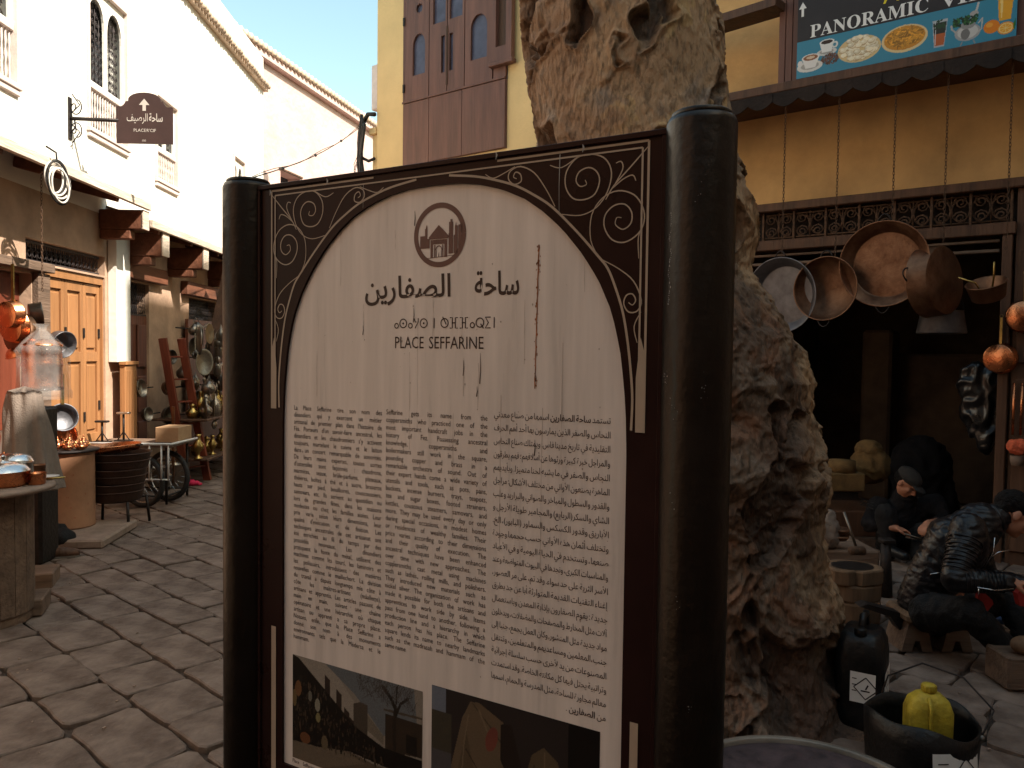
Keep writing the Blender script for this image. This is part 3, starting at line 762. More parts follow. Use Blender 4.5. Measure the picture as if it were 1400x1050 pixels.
# ================================================================== workshop building on the right
shop = thing('workshop_building', 'ochre coppersmith workshop front with dark opening, iron scroll transom and wooden canopy', 'building', SF, (-1.7, 0, 0), framed=True)
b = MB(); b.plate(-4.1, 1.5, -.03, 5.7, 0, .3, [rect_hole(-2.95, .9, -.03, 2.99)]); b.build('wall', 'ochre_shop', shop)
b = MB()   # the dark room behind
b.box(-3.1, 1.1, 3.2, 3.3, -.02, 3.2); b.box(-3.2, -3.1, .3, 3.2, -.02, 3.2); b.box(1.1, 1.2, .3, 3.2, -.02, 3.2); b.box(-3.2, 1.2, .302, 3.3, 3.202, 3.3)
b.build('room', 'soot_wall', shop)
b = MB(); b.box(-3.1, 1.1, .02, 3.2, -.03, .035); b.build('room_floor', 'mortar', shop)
b = MB(); b.box(-3.0, .9, -.05, .18, 2.925, 3.0, .008); b.build('lintel', 'wood_dark', shop)
b = MB(); b.box(-3.0, -.68, -.045, .16, 2.57, 2.665, .008); b.build('transom_beam', 'wood_dark', shop)
b = MB(); b.box(-2.95, -.79, .0, .05, 2.44, 2.465, .004); b.box(-2.95, -.79, .0, .05, 2.52, 2.54, .004); b.build('head_rail', 'wood_grey', shop)
b = MB(); scroll_iron(b, -2.68, -.72, 2.675, 2.915, .03, .14, .008)
b.tube([(-2.68, .03, 2.69), (-.7, .03, 2.69)], .008, 4); b.tube([(-2.68, .03, 2.90), (-.7, .03, 2.90)], .008, 4)
for i in range(8): b.box(-2.68 + i * .28 - .009, -2.68 + i * .28 + .009, .01, .045, 2.667, 2.92)
for i in range(14):
    c = -2.61 + i * .14; b.tube([(c + .066 * math.cos(a), .032, 2.795 + .088 * math.sin(a)) for a in [k * math.pi / 6 for k in range(12)]], .007, 4, closed=True)
b.build('scroll_grille', 'rusty_iron', shop)
b = MB(); b.box(-2.95, .9, .10, .12, 2.667, 2.92); b.build('transom_backing', 'dark_interior', shop)
# folded wooden door leaves on the right jamb
b = MB(); b.box(-.77, -.70, -.03, .12, -.02, 2.568, .006); b.box(-.68, .02, .0, .045, -.02, 2.92); dj = b.build('door', 'wood_dark', shop)
for a, c in ((-.66, -.36), (-.32, -.02)):
    for z0, z1 in ((.1, .85), (.97, 1.45), (1.57, 2.45)):
        p = MB(); p.box(a, c, -.028, -.001, z0, z1, .012); p.build('raised_panel', 'wood_dark', dj)
b = MB(); b.box(.03, .12, -.03, .12, -.02, 2.92, .006); b.build('jamb', 'wood_grey', shop)
b = MB(); b.box(.13, .9, .0, .045, -.02, 2.92); b.build('door', 'wood_dark', shop)
# canopy with scalloped valance
b = MB(); b.box(-4.1, 1.5, -.62, -.002, 3.80, 3.86, .006); b.build('canopy_board', 'wood_dark', shop)
b = MB(); b.box(-4.1, 1.5, -.655, -.622, 3.795, 3.87, .006); b.build('canopy_edge', 'wood_dark', shop)
b = MB(); per = .212; n = int(5.5 / per)
for i in range(n):
    x0 = -4.08 + i * per; pts = [(x0, 3.793)]
    for k in range(9): t = k / 8; pts.append((x0 + per * t, 3.72 - .05 * math.sin(math.pi * t) - .0))
    pts.append((x0 + per, 3.793)); pts = pts[::-1]
    b.prism(pts, -.652 - .006 * (i % 2), -.64 - .006 * (i % 2))
b.build('scalloped_valance', 'valance', shop)
# brown boarded box that carries the banner
b = MB(); b.box(-2.445, 1.4, -.36, -.002, 3.862, 5.6, .01); b.build('boarded_box', 'brown_shutter', shop)
for i in range(3):
    p = MB(); p.box(-2.44 + i * .06, -2.385 + i * .06, -.375, -.362, 3.87, 5.58, .003); p.build('board', 'brown_shutter', shop)
b = MB(); b.beam((-3.6, -.25, 4.62), (-2.40, -.42, 4.60), .25, .07); b.build('upper_beam', 'wood_dark', shop)
# things glimpsed in the dark room
b = MB(); b.box(-2.2, -.9, 2.3, 2.9, .04, 1.65, .03); b.box(-2.25, -1.95, 1.9, 2.3, .04, 1.9, .03); single(b, 'forge_hood', 'soot_wall', 'soot darkened masonry forge in the depth of the workshop', 'forge', SF)

# unseen blocks added round the square, shaped to cut sun and sky light
def shade_block(label, loc, boxes):
    t = thing('shade_building', label, 'building', WD, loc)
    b = MB()
    for q in boxes: b.box(*q)
    b.build('wall', 'cream_plaster', t)
shade_block('tall unseen plastered block added on the near right side of the square to shade the paving', (6.0, -2, 0), [(0, 6, -7, 6.4, 0, 11.3)])
shade_block('taller unseen plastered block added behind the workshop to shade the lane', (6.0, 6, 0), [(0, 6, -2.5, 2.7, 11.302, 13.6), (0, 6, -1.59, 2.7, 0, 11.3)])
shade_block('unseen plastered block added across the square behind the viewer to cut sky light', (0, -6, 0), [(-9, 5.9, -5, 0, 0, 10.5)])
shade_block('unseen plastered block added on the left behind the viewer to cut sky light', (-6.5, -3, 0), [(-5, 0, -2.9, 3.5, 0, 9)])

# grit and litter lying in the joints
random.seed(31); b = MB()
for k in range(700):
    p = GR.P(U(-7, 3.5), U(.8, 7.5), 0)
    if p.dot(LW.y) - LW.D < -.1 or True:
        if p.dot(LW.y) > LW.D - .1 or not in_view(p): continue
        q = U(.002, .007); a = U(0, 3); b.beam((p.x, p.y, .004), (p.x + q * 2 * math.cos(a), p.y + q * 2 * math.sin(a), .006), q * 1.4, q * .8)
o = b.build('grit', 'stone_block', None, kind='stuff'); o['label'] = 'small chips and grit scattered over the paving'

# ================================================================== INFORMATION BOARD
sign = thing('information_board', 'large brown framed board titled Place Seffarine between two black posts', 'sign', SG, (-.955, 0, 0), framed=True)
def post(x):
    b = MB(); r = .0575; b.lathe([(r, 0), (r, 1.978), (r - .004, 1.988), (r - .012, 1.990)], 40, (x, -.012, 0)); b.disc((x, -.012, 1.990), r - .012, 40)
    b.lathe([(r * .86, 1.9905), (r * .86, 1.995), (r * .80, 1.998)], 32, (x, -.012, 0)); b.disc((x, -.012, 1.998), r * .80, 32)
    o = b.build('post', 'pipe_black', sign)
    return o
pl, pr = post(-1.503), post(-.414)
random.seed(5)
b = MB()
def chip(x, z, q, st=1.0):
    if abs(x + .414) > .052: return
    ys = -.012 - math.sqrt(.0579 ** 2 - (x + .414) ** 2) - .0004; n = 6
    b.add([(x + q * U(.4, 1) * math.cos(k * math.pi / 3), ys, z + q * st * U(.4, 1) * math.sin(k * math.pi / 3)) for k in range(n)], [tuple(range(n))])
for k in range(44): z = 1.83 - .15 * k / 44; chip(-.447 + .002 * math.sin(k * .4) + U(-.0012, .0012), z, U(.0004, .0016), 1.8)
for cx_, cz_, n_ in ((-.452, 1.56, 14), (-.437, 1.52, 10), (-.385, 1.545, 8), (-.40, 1.86, 5), (-.43, 1.37, 5), (-.42, 1.20, 4), (-.395, 1.02, 4)):
    for k in range(n_): chip(cx_ + random.gauss(0, .004), cz_ + random.gauss(0, .012), U(.0003, .0014), U(.7, 1.8))
b.build('paint_scratches', 'scratch_pale', pr, kind='stuff')
FX0, FX1, FZ0, FZ1 = -1.447, -.466, .46, 1.976
wx0, wx1, wspr, wtop, wbot = -1.371, -.530, 1.42, 1.930, .645
AT = [(0, 1.930), (.06, 1.9285), (.11, 1.921), (.16, 1.907), (.21, 1.885), (.25, 1.858), (.29, 1.823), (.33, 1.777), (.362, 1.730), (.388, 1.675), (.405, 1.610), (.4145, 1.54), (.419, 1.48), (.4206, 1.42)]
arch = lambda x: float(np.interp(abs(x - (wx0 + wx1) / 2), [q[0] for q in AT], [q[1] for q in AT]))
b = MB(); b.plate(FX0, FX1, FZ0, FZ1, -.028, -.022, [(wx0, wx1, lambda x: wbot, arch)], 60); face = b.build('face_panel', 'board_brown', sign)
b = MB(); b.box(FX0 + .001, FX1 - .001, -.0185, .05, FZ0 + .001, FZ1 - .002); b.build('cabinet', 'board_brown', sign)
b = MB(); b.plate(wx0 - .01, wx1 + .01, wbot - .01, wtop + .01, -.0215, -.019, []); white_p = b.build('white_panel', 'acrylic_white', sign)
for x0, x1, y0, y1, z0, z1, nm in ((FX0, FX1, -.034, -.0285, FZ1 - .010, FZ1, 'frame_rail'), (FX0, FX0 + .008, -.034, -.0285, FZ0, FZ1 - .0105, 'frame_rail'), (FX1 - .008, FX1, -.034, -.0285, FZ0, FZ1 - .0105, 'frame_rail')):
    b = MB(); b.box(x0, x1, y0, y1, z0, z1, .001); b.build(nm, 'board_brown', sign)

# gold scroll ornament, drawn on the right half and mirrored
MID = -.9515; YG = -.0288
def oc(x, y): return on(SG, 640 + x / 2.3325, 170 + y / 2.3325, .028)
def smooth(pts, k=4):
    out = []; n = len(pts)
    for i in range(n - 1):
        p0, p1, p2, p3 = pts[max(i - 1, 0)], pts[i], pts[i + 1], pts[min(i + 2, n - 1)]
        for j in range(k):
            t = j / k
            out.append(tuple(.5 * (2 * b_ + (c - a) * t + (2 * a - 5 * b_ + 4 * c - d) * t * t + (3 * b_ - a - 3 * c + d) * t ** 3) for a, b_, c, d in zip(p0, p1, p2, p3)))
    out.append(pts[-1]); return out
strokes = [
 ([(520, 976), (524, 880), (520, 800), (510, 700), (494, 600), (470, 520), (446, 460), (415, 420), (350, 345), (270, 265), (210, 225), (150, 195), (80, 176), (20, 166), (-60, 163)], 9),
 ([(300, 287), (360, 290), (410, 265), (445, 215), (458, 155), (440, 112), (400, 96), (350, 106), (315, 150), (312, 200), (335, 236), (372, 240), (405, 222), (420, 180), (410, 150), (385, 138), (355, 152), (345, 180), (358, 198), (378, 192), (374, 178)], 5),
 ([(420, 428), (392, 370), (395, 290), (430, 235), (480, 212), (530, 225), (558, 265), (562, 310), (542, 350), (500, 376), (460, 368), (436, 330), (438, 290), (465, 260), (500, 255), (522, 280), (520, 315), (495, 335), (471, 320), (475, 298), (490, 298)], 5),
 ([(278, 262), (250, 208), (212, 155), (168, 135), (136, 150), (130, 175), (148, 192), (170, 182), (168, 160), (153, 153), (146, 168), (156, 174)], 5),
 ([(56, 160), (80, 172), (112, 158), (150, 135)], 4),
 ([(428, 432), (480, 460), (528, 500), (553, 560), (540, 595), (512, 598), (497, 572), (505, 546), (524, 541), (535, 560), (525, 576), (512, 568)], 5),
 ([(552, 598), (530, 645), (540, 697)], 4),
 ([(578, 68), (520, 135), (466, 196), (440, 240)], 5),
 ([(472, 124), (489, 119), (493, 145), (462, 203)], 4.5),
 ([(536, 180), (525, 162), (495, 175), (463, 203)], 4.5),
 ([(262, 131), (300, 138), (355, 100)], 4),
 ([(560, 322), (544, 360), (545, 428)], 4),
]
for sgn in (1, -1):
    for i, (pts, wd) in enumerate(strokes):
        q = smooth([oc(*p) for p in pts]); q = [(MID + sgn * (x - MID), z) for x, z in q]
        b = MB(); wm = wd * .00042 * 1.15
        ws = [wm * (.55 + .45 * min(1, 4 * min(k, len(q) - 1 - k) / len(q) + .2)) if i else wm for k in range(len(q))]
        b.ribbon(q, ws, YG - .0002 * (i % 4)); b.build('scroll_line' if i else 'arch_band', 'gold_vinyl', face)
    for nm, pts, wd in (('border_line', [(-.4985, 1.9605), (-.4985, 1.467)], .0042), ('border_line', [(-.5095, 1.950), (-.5095, 1.467)], .0035),
                        ('border_line', [(-.4985, 1.9605), (-.80, 1.9605)], .0040), ('border_line', [(-.5095, 1.950), (-.9515, 1.950)], .0030)):
        b = MB(); b.ribbon([(MID + sgn * (x - MID), z) for x, z in pts], wd, YG - .0009); b.build(nm, 'gold_vinyl', face)
    b = MB(); b.poly([(MID + sgn * (x - MID), z) for x, z in ((-.4985, 1.467), (-.514, 1.467), (-.5145, 1.56), (-.507, 1.63), (-.4985, 1.60))], YG - .0011); b.build('border_foot', 'gold_vinyl', face)
    b = MB(); b.poly([(MID + sgn * (x - MID), z) for x, z in ((-.4985, .962), (-.5135, .962), (-.5135, .50), (-.4985, .50))], YG - .0011); b.build('border_foot', 'gold_vinyl', face)
b = MB()
for x, z in ((-1.405, 1.958), (-1.23, 1.965), (-.62, 1.962), (-.80, 1.970)): b.ribbon([(x, z + .006), (x + .002, z), (x, z - .008)], [.001, .004, .001], -.0347)
b.ribbon([(-.667, 1.957), (-.668, 1.90), (-.667, 1.85)], [.0018, .0010, .0006], YG - .0013); b.ribbon([(-1.13, 1.95), (-1.131, 1.90)], [.001, .0006], YG - .0013)
b.build('paint_chips', 'scratch_pale', face)

# printed matter on the white panel
YP = -.0221
fr_lines = """La Place Seffarine tire son nom des
dinandiers qui y exercent un métier
artisanal de premier plan dans l'histoire de
Fès. Porteurs d'un savoir-faire ancestral, les
dinandiers et les chaudronniers s'y activent
toujours, martelant le cuivre et le laiton
dans un concert remarquable de sonorités.
De leurs mains expertes, toutes sortes
d'ustensiles sont façonnés : chaudrons,
marmites, seaux, brûle-parfums, plateaux,
théières, boîtes à thé et à sucre, braseros
hauts sur pied, bouilloires, couscoussiers,
samovars, etc. Ils servent au quotidien ou
lors de grandes fêtes, dans les maisons
modestes ou chez les familles aisées. Leur
prix varie selon leurs dimensions, leur
qualité d'exécution et de finition. Les
techniques ancestrales de cet artisanat ont
été enrichies au fil du temps par des
procédés nouveaux. Les dinandiers
pratiquent la fonte du métal, utilisent des
machines comme les tours, les laminoirs et
les polissoirs, introduisent des matières
nouvelles comme le maillechort. La division
du travail a depuis longtemps mis côte à
côte les maîtres-artisans (mâallems),
artisans et apprentis. Les articles passent de
main en main, suivant une chaîne
opératoire et une hiérarchie où chaque
artisan ou apprenti a sa propre place.
Notons, enfin, que la Place Seffarine a
donné son nom à des monuments
environnants tels que la Médersa et le
hammam.""".split('\n')
en_lines = """Seffarine gets its name from the
coppersmiths who practiced one of the
most important handcraft jobs in the
history of Fez. Possessing ancestral
knowledge, coppersmiths and
boilermakers still work in the square,
pounding copper and brass in a
remarkable orchestra of sound. Out of
their expert hands come a wide variety of
utensils and tools, such as pots, pans,
buckets, incense burners, trays, teapots,
tea and sugar boxes, footed strainers,
kettles, couscous steamers, samovars, and
more. They may be used every day or only
during special occasions, in modest homes
or residences of wealthy families. Their
price varies according to their dimensions
and their quality of execution. The
ancestral techniques have been enhanced
over time with new approaches. The
coppersmiths cast metal using machines
such as lathes, rolling mills, and polishers.
They introduced new materials such as
nickel silver. The organization of work has
made it possible for both the artisans and
apprentices to work side by side. Items
pass from one hand to another, following a
production line and a hierarchy in which
each person has his place. The Seffarine
square lends its name to nearby landmarks
such as the madrasah and hammam of the
same name""".split('\n')
ar_lines = """تستمد ساحة الصفارين اسمها من صناع معدني
النحاس والصفر الذين يمارسون بها أحد أهم الحرف
التقليدية في تاريخ مدينا فاس. ويمتلك صناع النحاس
والمراجل خبرة كبيرة ورثوها عن أسلافهم؛ فهم يطرقون
النحاس والصفر في ما يشبه لحنا متميزا. وبأيديهم
الماهرة يصنعون الأواني من مختلف الأشكال: مراجل
والقدور والسطول والمباخر والصواني والبراريد وعلب
الشاي والسكر(الربايع) والمجامير طويلة الأرجل و
الأباريق وقدور الكسكس والسماور (البابور)، الخ.
وتختلف أثمان هذه الأواني حسب حجمها وجودة
صنعها، وتستخدم في الحياة اليومية و في الأعياد
والمناسبات الكبرى، ونجدها في البيوت المتواضعة وعند
الأسر الثرية على حد سواء. وقد تم، على مر العصور،
إغناء التقنيات القديمة المتوارثة أبا عن جد بطرق
جديدة : يقوم الصفارون بإذابة المعدن وباستعمال
آلات مثل المخارط والمصفحات والمصقلات، ويدخلون
مواد جديدة مثل المنشور. وكان العمل يجمع، جنبا إلى
جنب،المعلمين ومساعديهم والمتعلمين، وتنتقل
المصنوعات من يد لأخرى حسب سلسلة إجرائية
وتراتبية يحتل فيها كل مكانته الخاصة. وقد استمدت
معالم مجاورة للساحة، مثل المدرسة والحمام، اسمها
من الصفارين .""".split('\n')
fu = lambda s: s
FR = [[fu(q) for q in l.split()] for l in fr_lines]; EN = [[fu(q) for q in l.split()] for l in en_lines]; AR = [[shape_arabic(q) for q in l.split()] for l in ar_lines]
T1 = [shape_arabic(q) for q in 'ساحة الصفارين'.split()]; T2 = [shape_arabic(q) for q in 'ساحة الرصيف'.split()]
serif = lambda s: ''.join(chr(0x1D400 + ord(c) - 65) for c in s)
PW = ['PLACE', 'SEFFARINE', 'Place', 'Seffarine', "R'CIF", 'AND', serif('PANORAMIC'), serif('VIEW'), '100']
BOLD |= set(T1)
prepare_words(sorted({q for L in (FR, EN, AR) for l in L for q in l} | set(T1) | set(T2) | set(PW)))
def textblock(name, lines, x0, x1, z0, pitch, size, sx, rtl=False, just=True):
    b = MB()
    for i, l in enumerate(lines):
        last = i == len(lines) - 1
        put_line(b, l, x0, x1, z0 - i * pitch, size, YP, sx, just and not last, rtl)
    return b.build(name, 'ink_brown', white_p, kind='stuff')
textblock('french_text', FR, -1.340, -1.083, 1.4665, .01585, .0150, .84)
textblock('english_text', EN, -1.071, -.820, 1.4695, .01585, .0150, .84)
textblock('arabic_text', AR, -.805, -.563, 1.478, .0253, .0165, .88, rtl=True, just=False)
b = MB(); put_line(b, [T1[0]], -.853, -.753, 1.711, .062, YP, .80, False); b.build('arabic_title', 'ink_brown', white_p)
b = MB(); put_line(b, [T1[1]], -1.131, -.885, 1.711, .062, YP, 1.0, False); b.build('arabic_title', 'ink_brown', white_p)
b = MB(); put_line(b, ['PLACE'], -1.049, -.975, 1.6075, .0345, YP, .82, False); put_line(b, ['SEFFARINE'], -.962, -.831, 1.6075, .0345, YP, .82, False); b.build('latin_title', 'ink_brown', white_p)
# Tifinagh line drawn by strokes: yab yas yab yay yas / yan / yas(s) yaf yaf yab yar yi yan
b = MB(); z0, H = 1.648, .0205; x = -1.051; lw = .0023
def ring(cx, cz, r, w_=lw): b.ribbon([(cx + r * math.cos(a), cz + r * math.sin(a)) for a in [k * 2 * math.pi / 24 for k in range(25)]], w_, YP)
def ln(*p): b.ribbon(list(p), lw, YP)
for ch in 'o0oY0 I SFFoQEI':
    if ch == 'o': ring(x + .0055, z0 + .0055, .0048); x += .0145
    elif ch == '0': ring(x + .0085, z0 + H / 2, .0088); ring(x + .0085, z0 + H / 2, .0011, .0022); x += .0215
    elif ch == 'Y': ln((x, z0 + H), (x + .004, z0 + H * .62), (x + .011, z0 + H * .62), (x + .003, z0)); ln((x + .011, z0 + H), (x + .011, z0 + H * .6)); x += .0165
    elif ch == ' ': x += .011
    elif ch == 'I': ln((x + .002, z0), (x + .002, z0 + H)); x += .008
    elif ch == 'S': ring(x + .0085, z0 + H / 2, .0088); ln((x + .004, z0 + H * 1.1), (x + .013, z0 + H * .35)); x += .0215
    elif ch == 'F': ln((x, z0), (x + .006, z0), (x + .006, z0 + H), (x, z0 + H)); ln((x + .006, z0 + H / 2), (x + .013, z0 + H / 2)); ln((x + .019, z0), (x + .013, z0), (x + .013, z0 + H), (x + .019, z0 + H)); x += .024
    elif ch == 'Q': ring(x + .0085, z0 + H / 2, .0088); ln((x + .010, z0 + H * .4), (x + .017, z0 - .001)); x += .021
    elif ch == 'E': ln((x + .012, z0 + H), (x, z0 + H), (x + .007, z0 + H / 2), (x, z0), (x + .012, z0)); x += .018
b.build('tifinagh_title', 'ink_brown', white_p)
# city emblem
cx, cz = -.938, 1.8325; b = MB()
def emb(*p): b.poly([(cx + q[0] * .001, cz + q[1] * .001) for q in p], YP)
b.ribbon([(cx + .0585 * math.cos(a), cz + .0585 * math.sin(a)) for a in [k * 2 * math.pi / 64 for k in range(65)]], .0105, YP)
emb((-24, -8), (20, -8), (24, -4), (-2, 20), (-27, -4)); emb((-22, -44), (-16, -44), (-16, -9), (-22, -9)); emb((12, -44), (19, -44), (19, -9), (12, -9)); emb((-15.9, -18), (11.9, -18), (11.9, -9), (-15.9, -9))
emb((-13, -44), (-10, -44), (-10, -19), (-13, -19)); emb((7, -44), (9.5, -44), (9.5, -19), (7, -19))
b.ribbon([(cx - .0015 + .0075 * math.cos(a), cz - .030 + .0085 * math.sin(a)) for a in [k * math.pi / 10 for k in range(11)]], .0022, YP)
emb((-8.5, -44), (-7, -44), (-7, -30), (-8.5, -30)); emb((4, -44), (5.5, -44), (5.5, -30), (4, -30)); emb((-3, -44), (-.5, -44), (-1.5, -33))
emb((-48, -25), (-24, -25), (-24, -6), (-30, -6), (-30, 16), (-32, 22), (-34, 16), (-34, 14), (-36, 14), (-36, 0), (-48, 0))
emb((22, -38), (33, -38), (33, 24), (31, 24), (31, 29), (26, 29), (26, 24), (23, 24), (23, 2), (22, 2))
emb((34.5, -38), (44, -38), (44, 16), (41, 16), (40, 24), (38, 16), (37, 16), (37, -2), (34.5, -2)); emb((45.2, -30), (50, -22), (53, -8), (53, 2), (55.5, 2), (55.5, 20), (46.5, 17), (45.2, 17))
b.ribbon([(cx - .030, cz - .045), (cx + .040, cz - .041)], .0012, YP)
b.build('city_emblem', 'ink_logo', white_p)
b = MB(); put_line(b, [fu('Place')], -1.343, -1.315, .6535, .0125, YP, .86, False) if fu('Place') in GLYPH else None
put_line(b, [fu('Seffarine')], -1.310, -1.255, .6535, .0125, YP, .86, False); b.build('photo_caption', 'ink_brown', white_p)

# printed photograph 1: the square
c = Canvas(.373, .240, 260, (150, 140, 128)); w_, h_ = .373, .240
c.pol([(0, .24), (.12, .24), (.16, .20), (.24, .12), (.26, .11), (0, .11)], (165, 155, 143)); c.pol([(.10, .24), (.35, .24), (.36, .16), (.27, .12), (.19, .19)], (112, 116, 120))
c.pol([(.185, .10), (.225, .09), (.225, .175), (.205, .178), (.185, .17)], (84, 74, 64)); c.pol([(.225, .12), (.27, .10), (.27, .12), (.225, .155)], (128, 118, 104))
c.pol([(.275, .17), (w_, .17), (w_, .10), (.275, .09)], (60, 48, 38)); c.pol([(.27, .175), (w_, .18), (w_, .185), (.27, .18)], (90, 78, 64)); c.pol([(.33, .14), (.36, .14), (.36, .10), (.33, .10)], (32, 26, 22))
for x, z0_, z1_ in ((.10, .165, .215), (.135, .145, .19), (.158, .12, .155), (.170, .115, .14)): c.pol([(x, z0_), (x + .016, z0_ - .008), (x + .016, z1_ - .01), (x, z1_)], (58, 46, 40))
c.pol([(0, 0), (w_, 0), (w_, .06), (.25, .05), (.16, .062), (.06, .045), (0, .055)], (104, 90, 76)); c.pol([(0, 0), (.09, 0), (.22, .045), (.14, .06), (0, .05)], (120, 106, 90))
c.pol([(0, .24), (.02, .235), (.19, .12), (.27, .095), (w_, .095), (w_, .05), (.26, .055), (.17, .06), (.08, .045), (0, .04)], (24, 18, 15))
rs_ = np.random.RandomState(2)
for k in range(700):
    x, z = rs_.uniform(0, .3), rs_.uniform(.045, .18); q = rs_.uniform(.0007, .0024)
    if z < .235 - x * .62 and z > .05: g_ = rs_.uniform(22, 88); c.ell(x, z, q, q * rs_.uniform(1, 4.5), (g_, g_ * .82, g_ * .66), rs_.uniform(-.3, .3))
for x, z, rx, rz_, cc in ((.018, .165, .010, .018, (130, 92, 60)), (.055, .155, .006, .012, (120, 116, 106)), (.078, .14, .008, .015, (150, 146, 130)), (.080, .112, .007, .011, (140, 130, 90)), (.006, .14, .007, .02, (120, 100, 66)), (.04, .055, .016, .013, (120, 78, 50)), (.10, .06, .010, .016, (110, 96, 74)), (.025, .19, .006, .008, (40, 34, 30))): c.ell(x, z, rx, rz_, cc)
c.line([(.30, .10), (.298, .15), (.302, .185), (.29, .205), (.268, .225)], .009, (44, 36, 30)); c.line([(.302, .17), (.315, .20), (.335, .215)], .006, (44, 36, 30)); c.line([(.302, .18), (.306, .235)], .004, (48, 40, 33))
for k in range(150):
    x0, z0_ = rs_.uniform(.20, .35), rs_.uniform(.185, .235); a = rs_.uniform(.4, 2.6); L = rs_.uniform(.008, .03); c.line([(x0, z0_), (x0 + L * math.cos(a), z0_ + L * math.sin(a))], .0011, (78, 70, 64))
c.speck(.35); c.a *= .62; c.build('printed_photograph', 'print', white_p, -1.343, .665, YP, 'printed picture of a stall lined lane under bare trees')
# printed photograph 2: craftsman bent over a copper pot
c = Canvas(.374, .250, 240, (52, 44, 42))
c.pol([(0, .25), (.035, .25), (.035, .20), (0, .20)], (120, 126, 140)); c.pol([(0, .2), (.05, .2), (.05, .12), (0, .12)], (72, 66, 54)); c.pol([(0, .12), (.05, .12), (.05, 0), (0, 0)], (84, 80, 82))
c.pol([(.045, .0), (.05, .10), (.075, .20), (.095, .238), (.115, .24), (.17, .215), (.20, .17), (.20, .10), (.16, .0)], (112, 94, 74)); c.pol([(.06, .0), (.065, .09), (.085, .18), (.10, .12), (.12, .05), (.12, 0)], (98, 82, 63))
c.line([(.10, .235), (.14, .20), (.17, .17)], .003, (84, 70, 54)); c.line([(.085, .14), (.11, .11), (.125, .09)], .003, (70, 58, 45)); c.line([(.09, .21), (.08, .15), (.075, .08)], .003, (126, 108, 86)); c.line([(.115, .225), (.15, .16)], .004, (126, 108, 86))
c.ell(.145, .175, .013, .026, (126, 70, 58), -.3); c.pol([(.165, .21), (.19, .215), (.215, .13), (.19, .10), (.165, .14)], (44, 34, 30))
c.pol([(.19, .0), (.205, .07), (.235, .17), (.26, .19), (.29, .17), (.31, .10), (.31, 0)], (100, 84, 64)); c.line([(.262, .18), (.262, .09), (.25, .02)], .003, (122, 104, 82)); c.line([(.24, .15), (.225, .08)], .003, (76, 62, 47)); c.line([(.29, .16), (.295, .06)], .004, (120, 102, 80))
c.pol([(.31, .25), (.374, .25), (.374, .05), (.325, .08), (.31, .12)], (24, 19, 18)); c.ell(.31, .09, .012, .03, (150, 132, 118), .2); c.ell(.345, .035, .022, .03, (74, 44, 32))
c.ell(.145, .045, .052, .040, (86, 58, 46)); c.ell(.145, .038, .047, .036, (38, 26, 22)); c.ell(.150, .028, .038, .030, (118, 52, 28)); c.ell(.155, .032, .020, .016, (168, 88, 50)); c.line([(.13, .02), (.165, .035)], .003, (210, 150, 100)); c.ell(.19, .03, .022, .03, (92, 50, 38), .6)
c.speck(.18); c.a *= .66; c.build('printed_photograph', 'print', white_p, -.947, .675, YP, 'printed picture of a craftsman in a beige robe bent over a copper pot')
# weathering on the panel: rust run and drips
random.seed(21)
b = MB()
pts = []; ws = []
for k in range(42):
    t = k / 41; pts.append((-.712 + .0004 * math.sin(k * 1.1) - .005 * t, 1.800 - .265 * t)); ws.append((.0012 + .0034 * max(0, mnoise.noise(Vector((k * .7, 0, 0))) + .35) * (1 - t) * .8 + .0006))
b.ribbon(pts, ws, YP - .0001)
for k in range(40): t = rnd() ** 1.2; x = -.712 - .004 * t + U(-.004, .004); z = 1.80 - .26 * t; q = U(.0005, .0016); b.poly([(x - q, z), (x, z - q * 2.4), (x + q, z), (x, z + q * 2)], YP - .00015)
b.build('rust_streak', 'rust_stain', white_p)
b = MB()
for x, z, h in ((-1.135, 1.70, .05), (-.952, 1.72, .09), (-1.01, 1.60, .2), (-.877, 1.59, .075), (-.842, 1.58, .09), (-.74, 1.70, .12), (-.66, 1.62, .22), (-1.20, 1.86, .12), (-.99, 1.66, .22), (-.618, 1.80, .09), (-.70, 1.50, .30), (-1.05, 1.85, .04), (-.90, 1.48, .25), (-.79, 1.52, .3), (-1.27, 1.6, .1)):
    n = 8; b.ribbon([(x + U(-.0006, .0006), z - h * k / n) for k in range(n + 1)], [U(.0003, .0010) for k in range(n + 1)], YP - .0002)
for k in range(90): x, z = U(-1.34, -.56), U(.95, 1.80); q = U(.0006, .0018); b.poly([(x - q, z), (x, z - q * U(1, 3)), (x + q, z), (x, z + q)], YP - .0002)
b.build('grime_drips', 'drip_grey', white_p, kind='stuff')
b = MB()
for x, z, h in ((-.838, 1.60, .06), (-.877, 1.585, .03), (-1.136, 1.655, .02), (-1.001, 1.69, .03), (-.715, 1.56, .012), (-.715, 1.44, .03), (-1.00, 1.885, .03), (-.845, 1.535, .02)): b.ribbon([(x, z), (x + .0008, z - h * .5), (x - .0008, z - h)], [.0006, .0018, .0022], YP - .00025)
b.build('dark_scuffs', 'ink_brown', white_p)

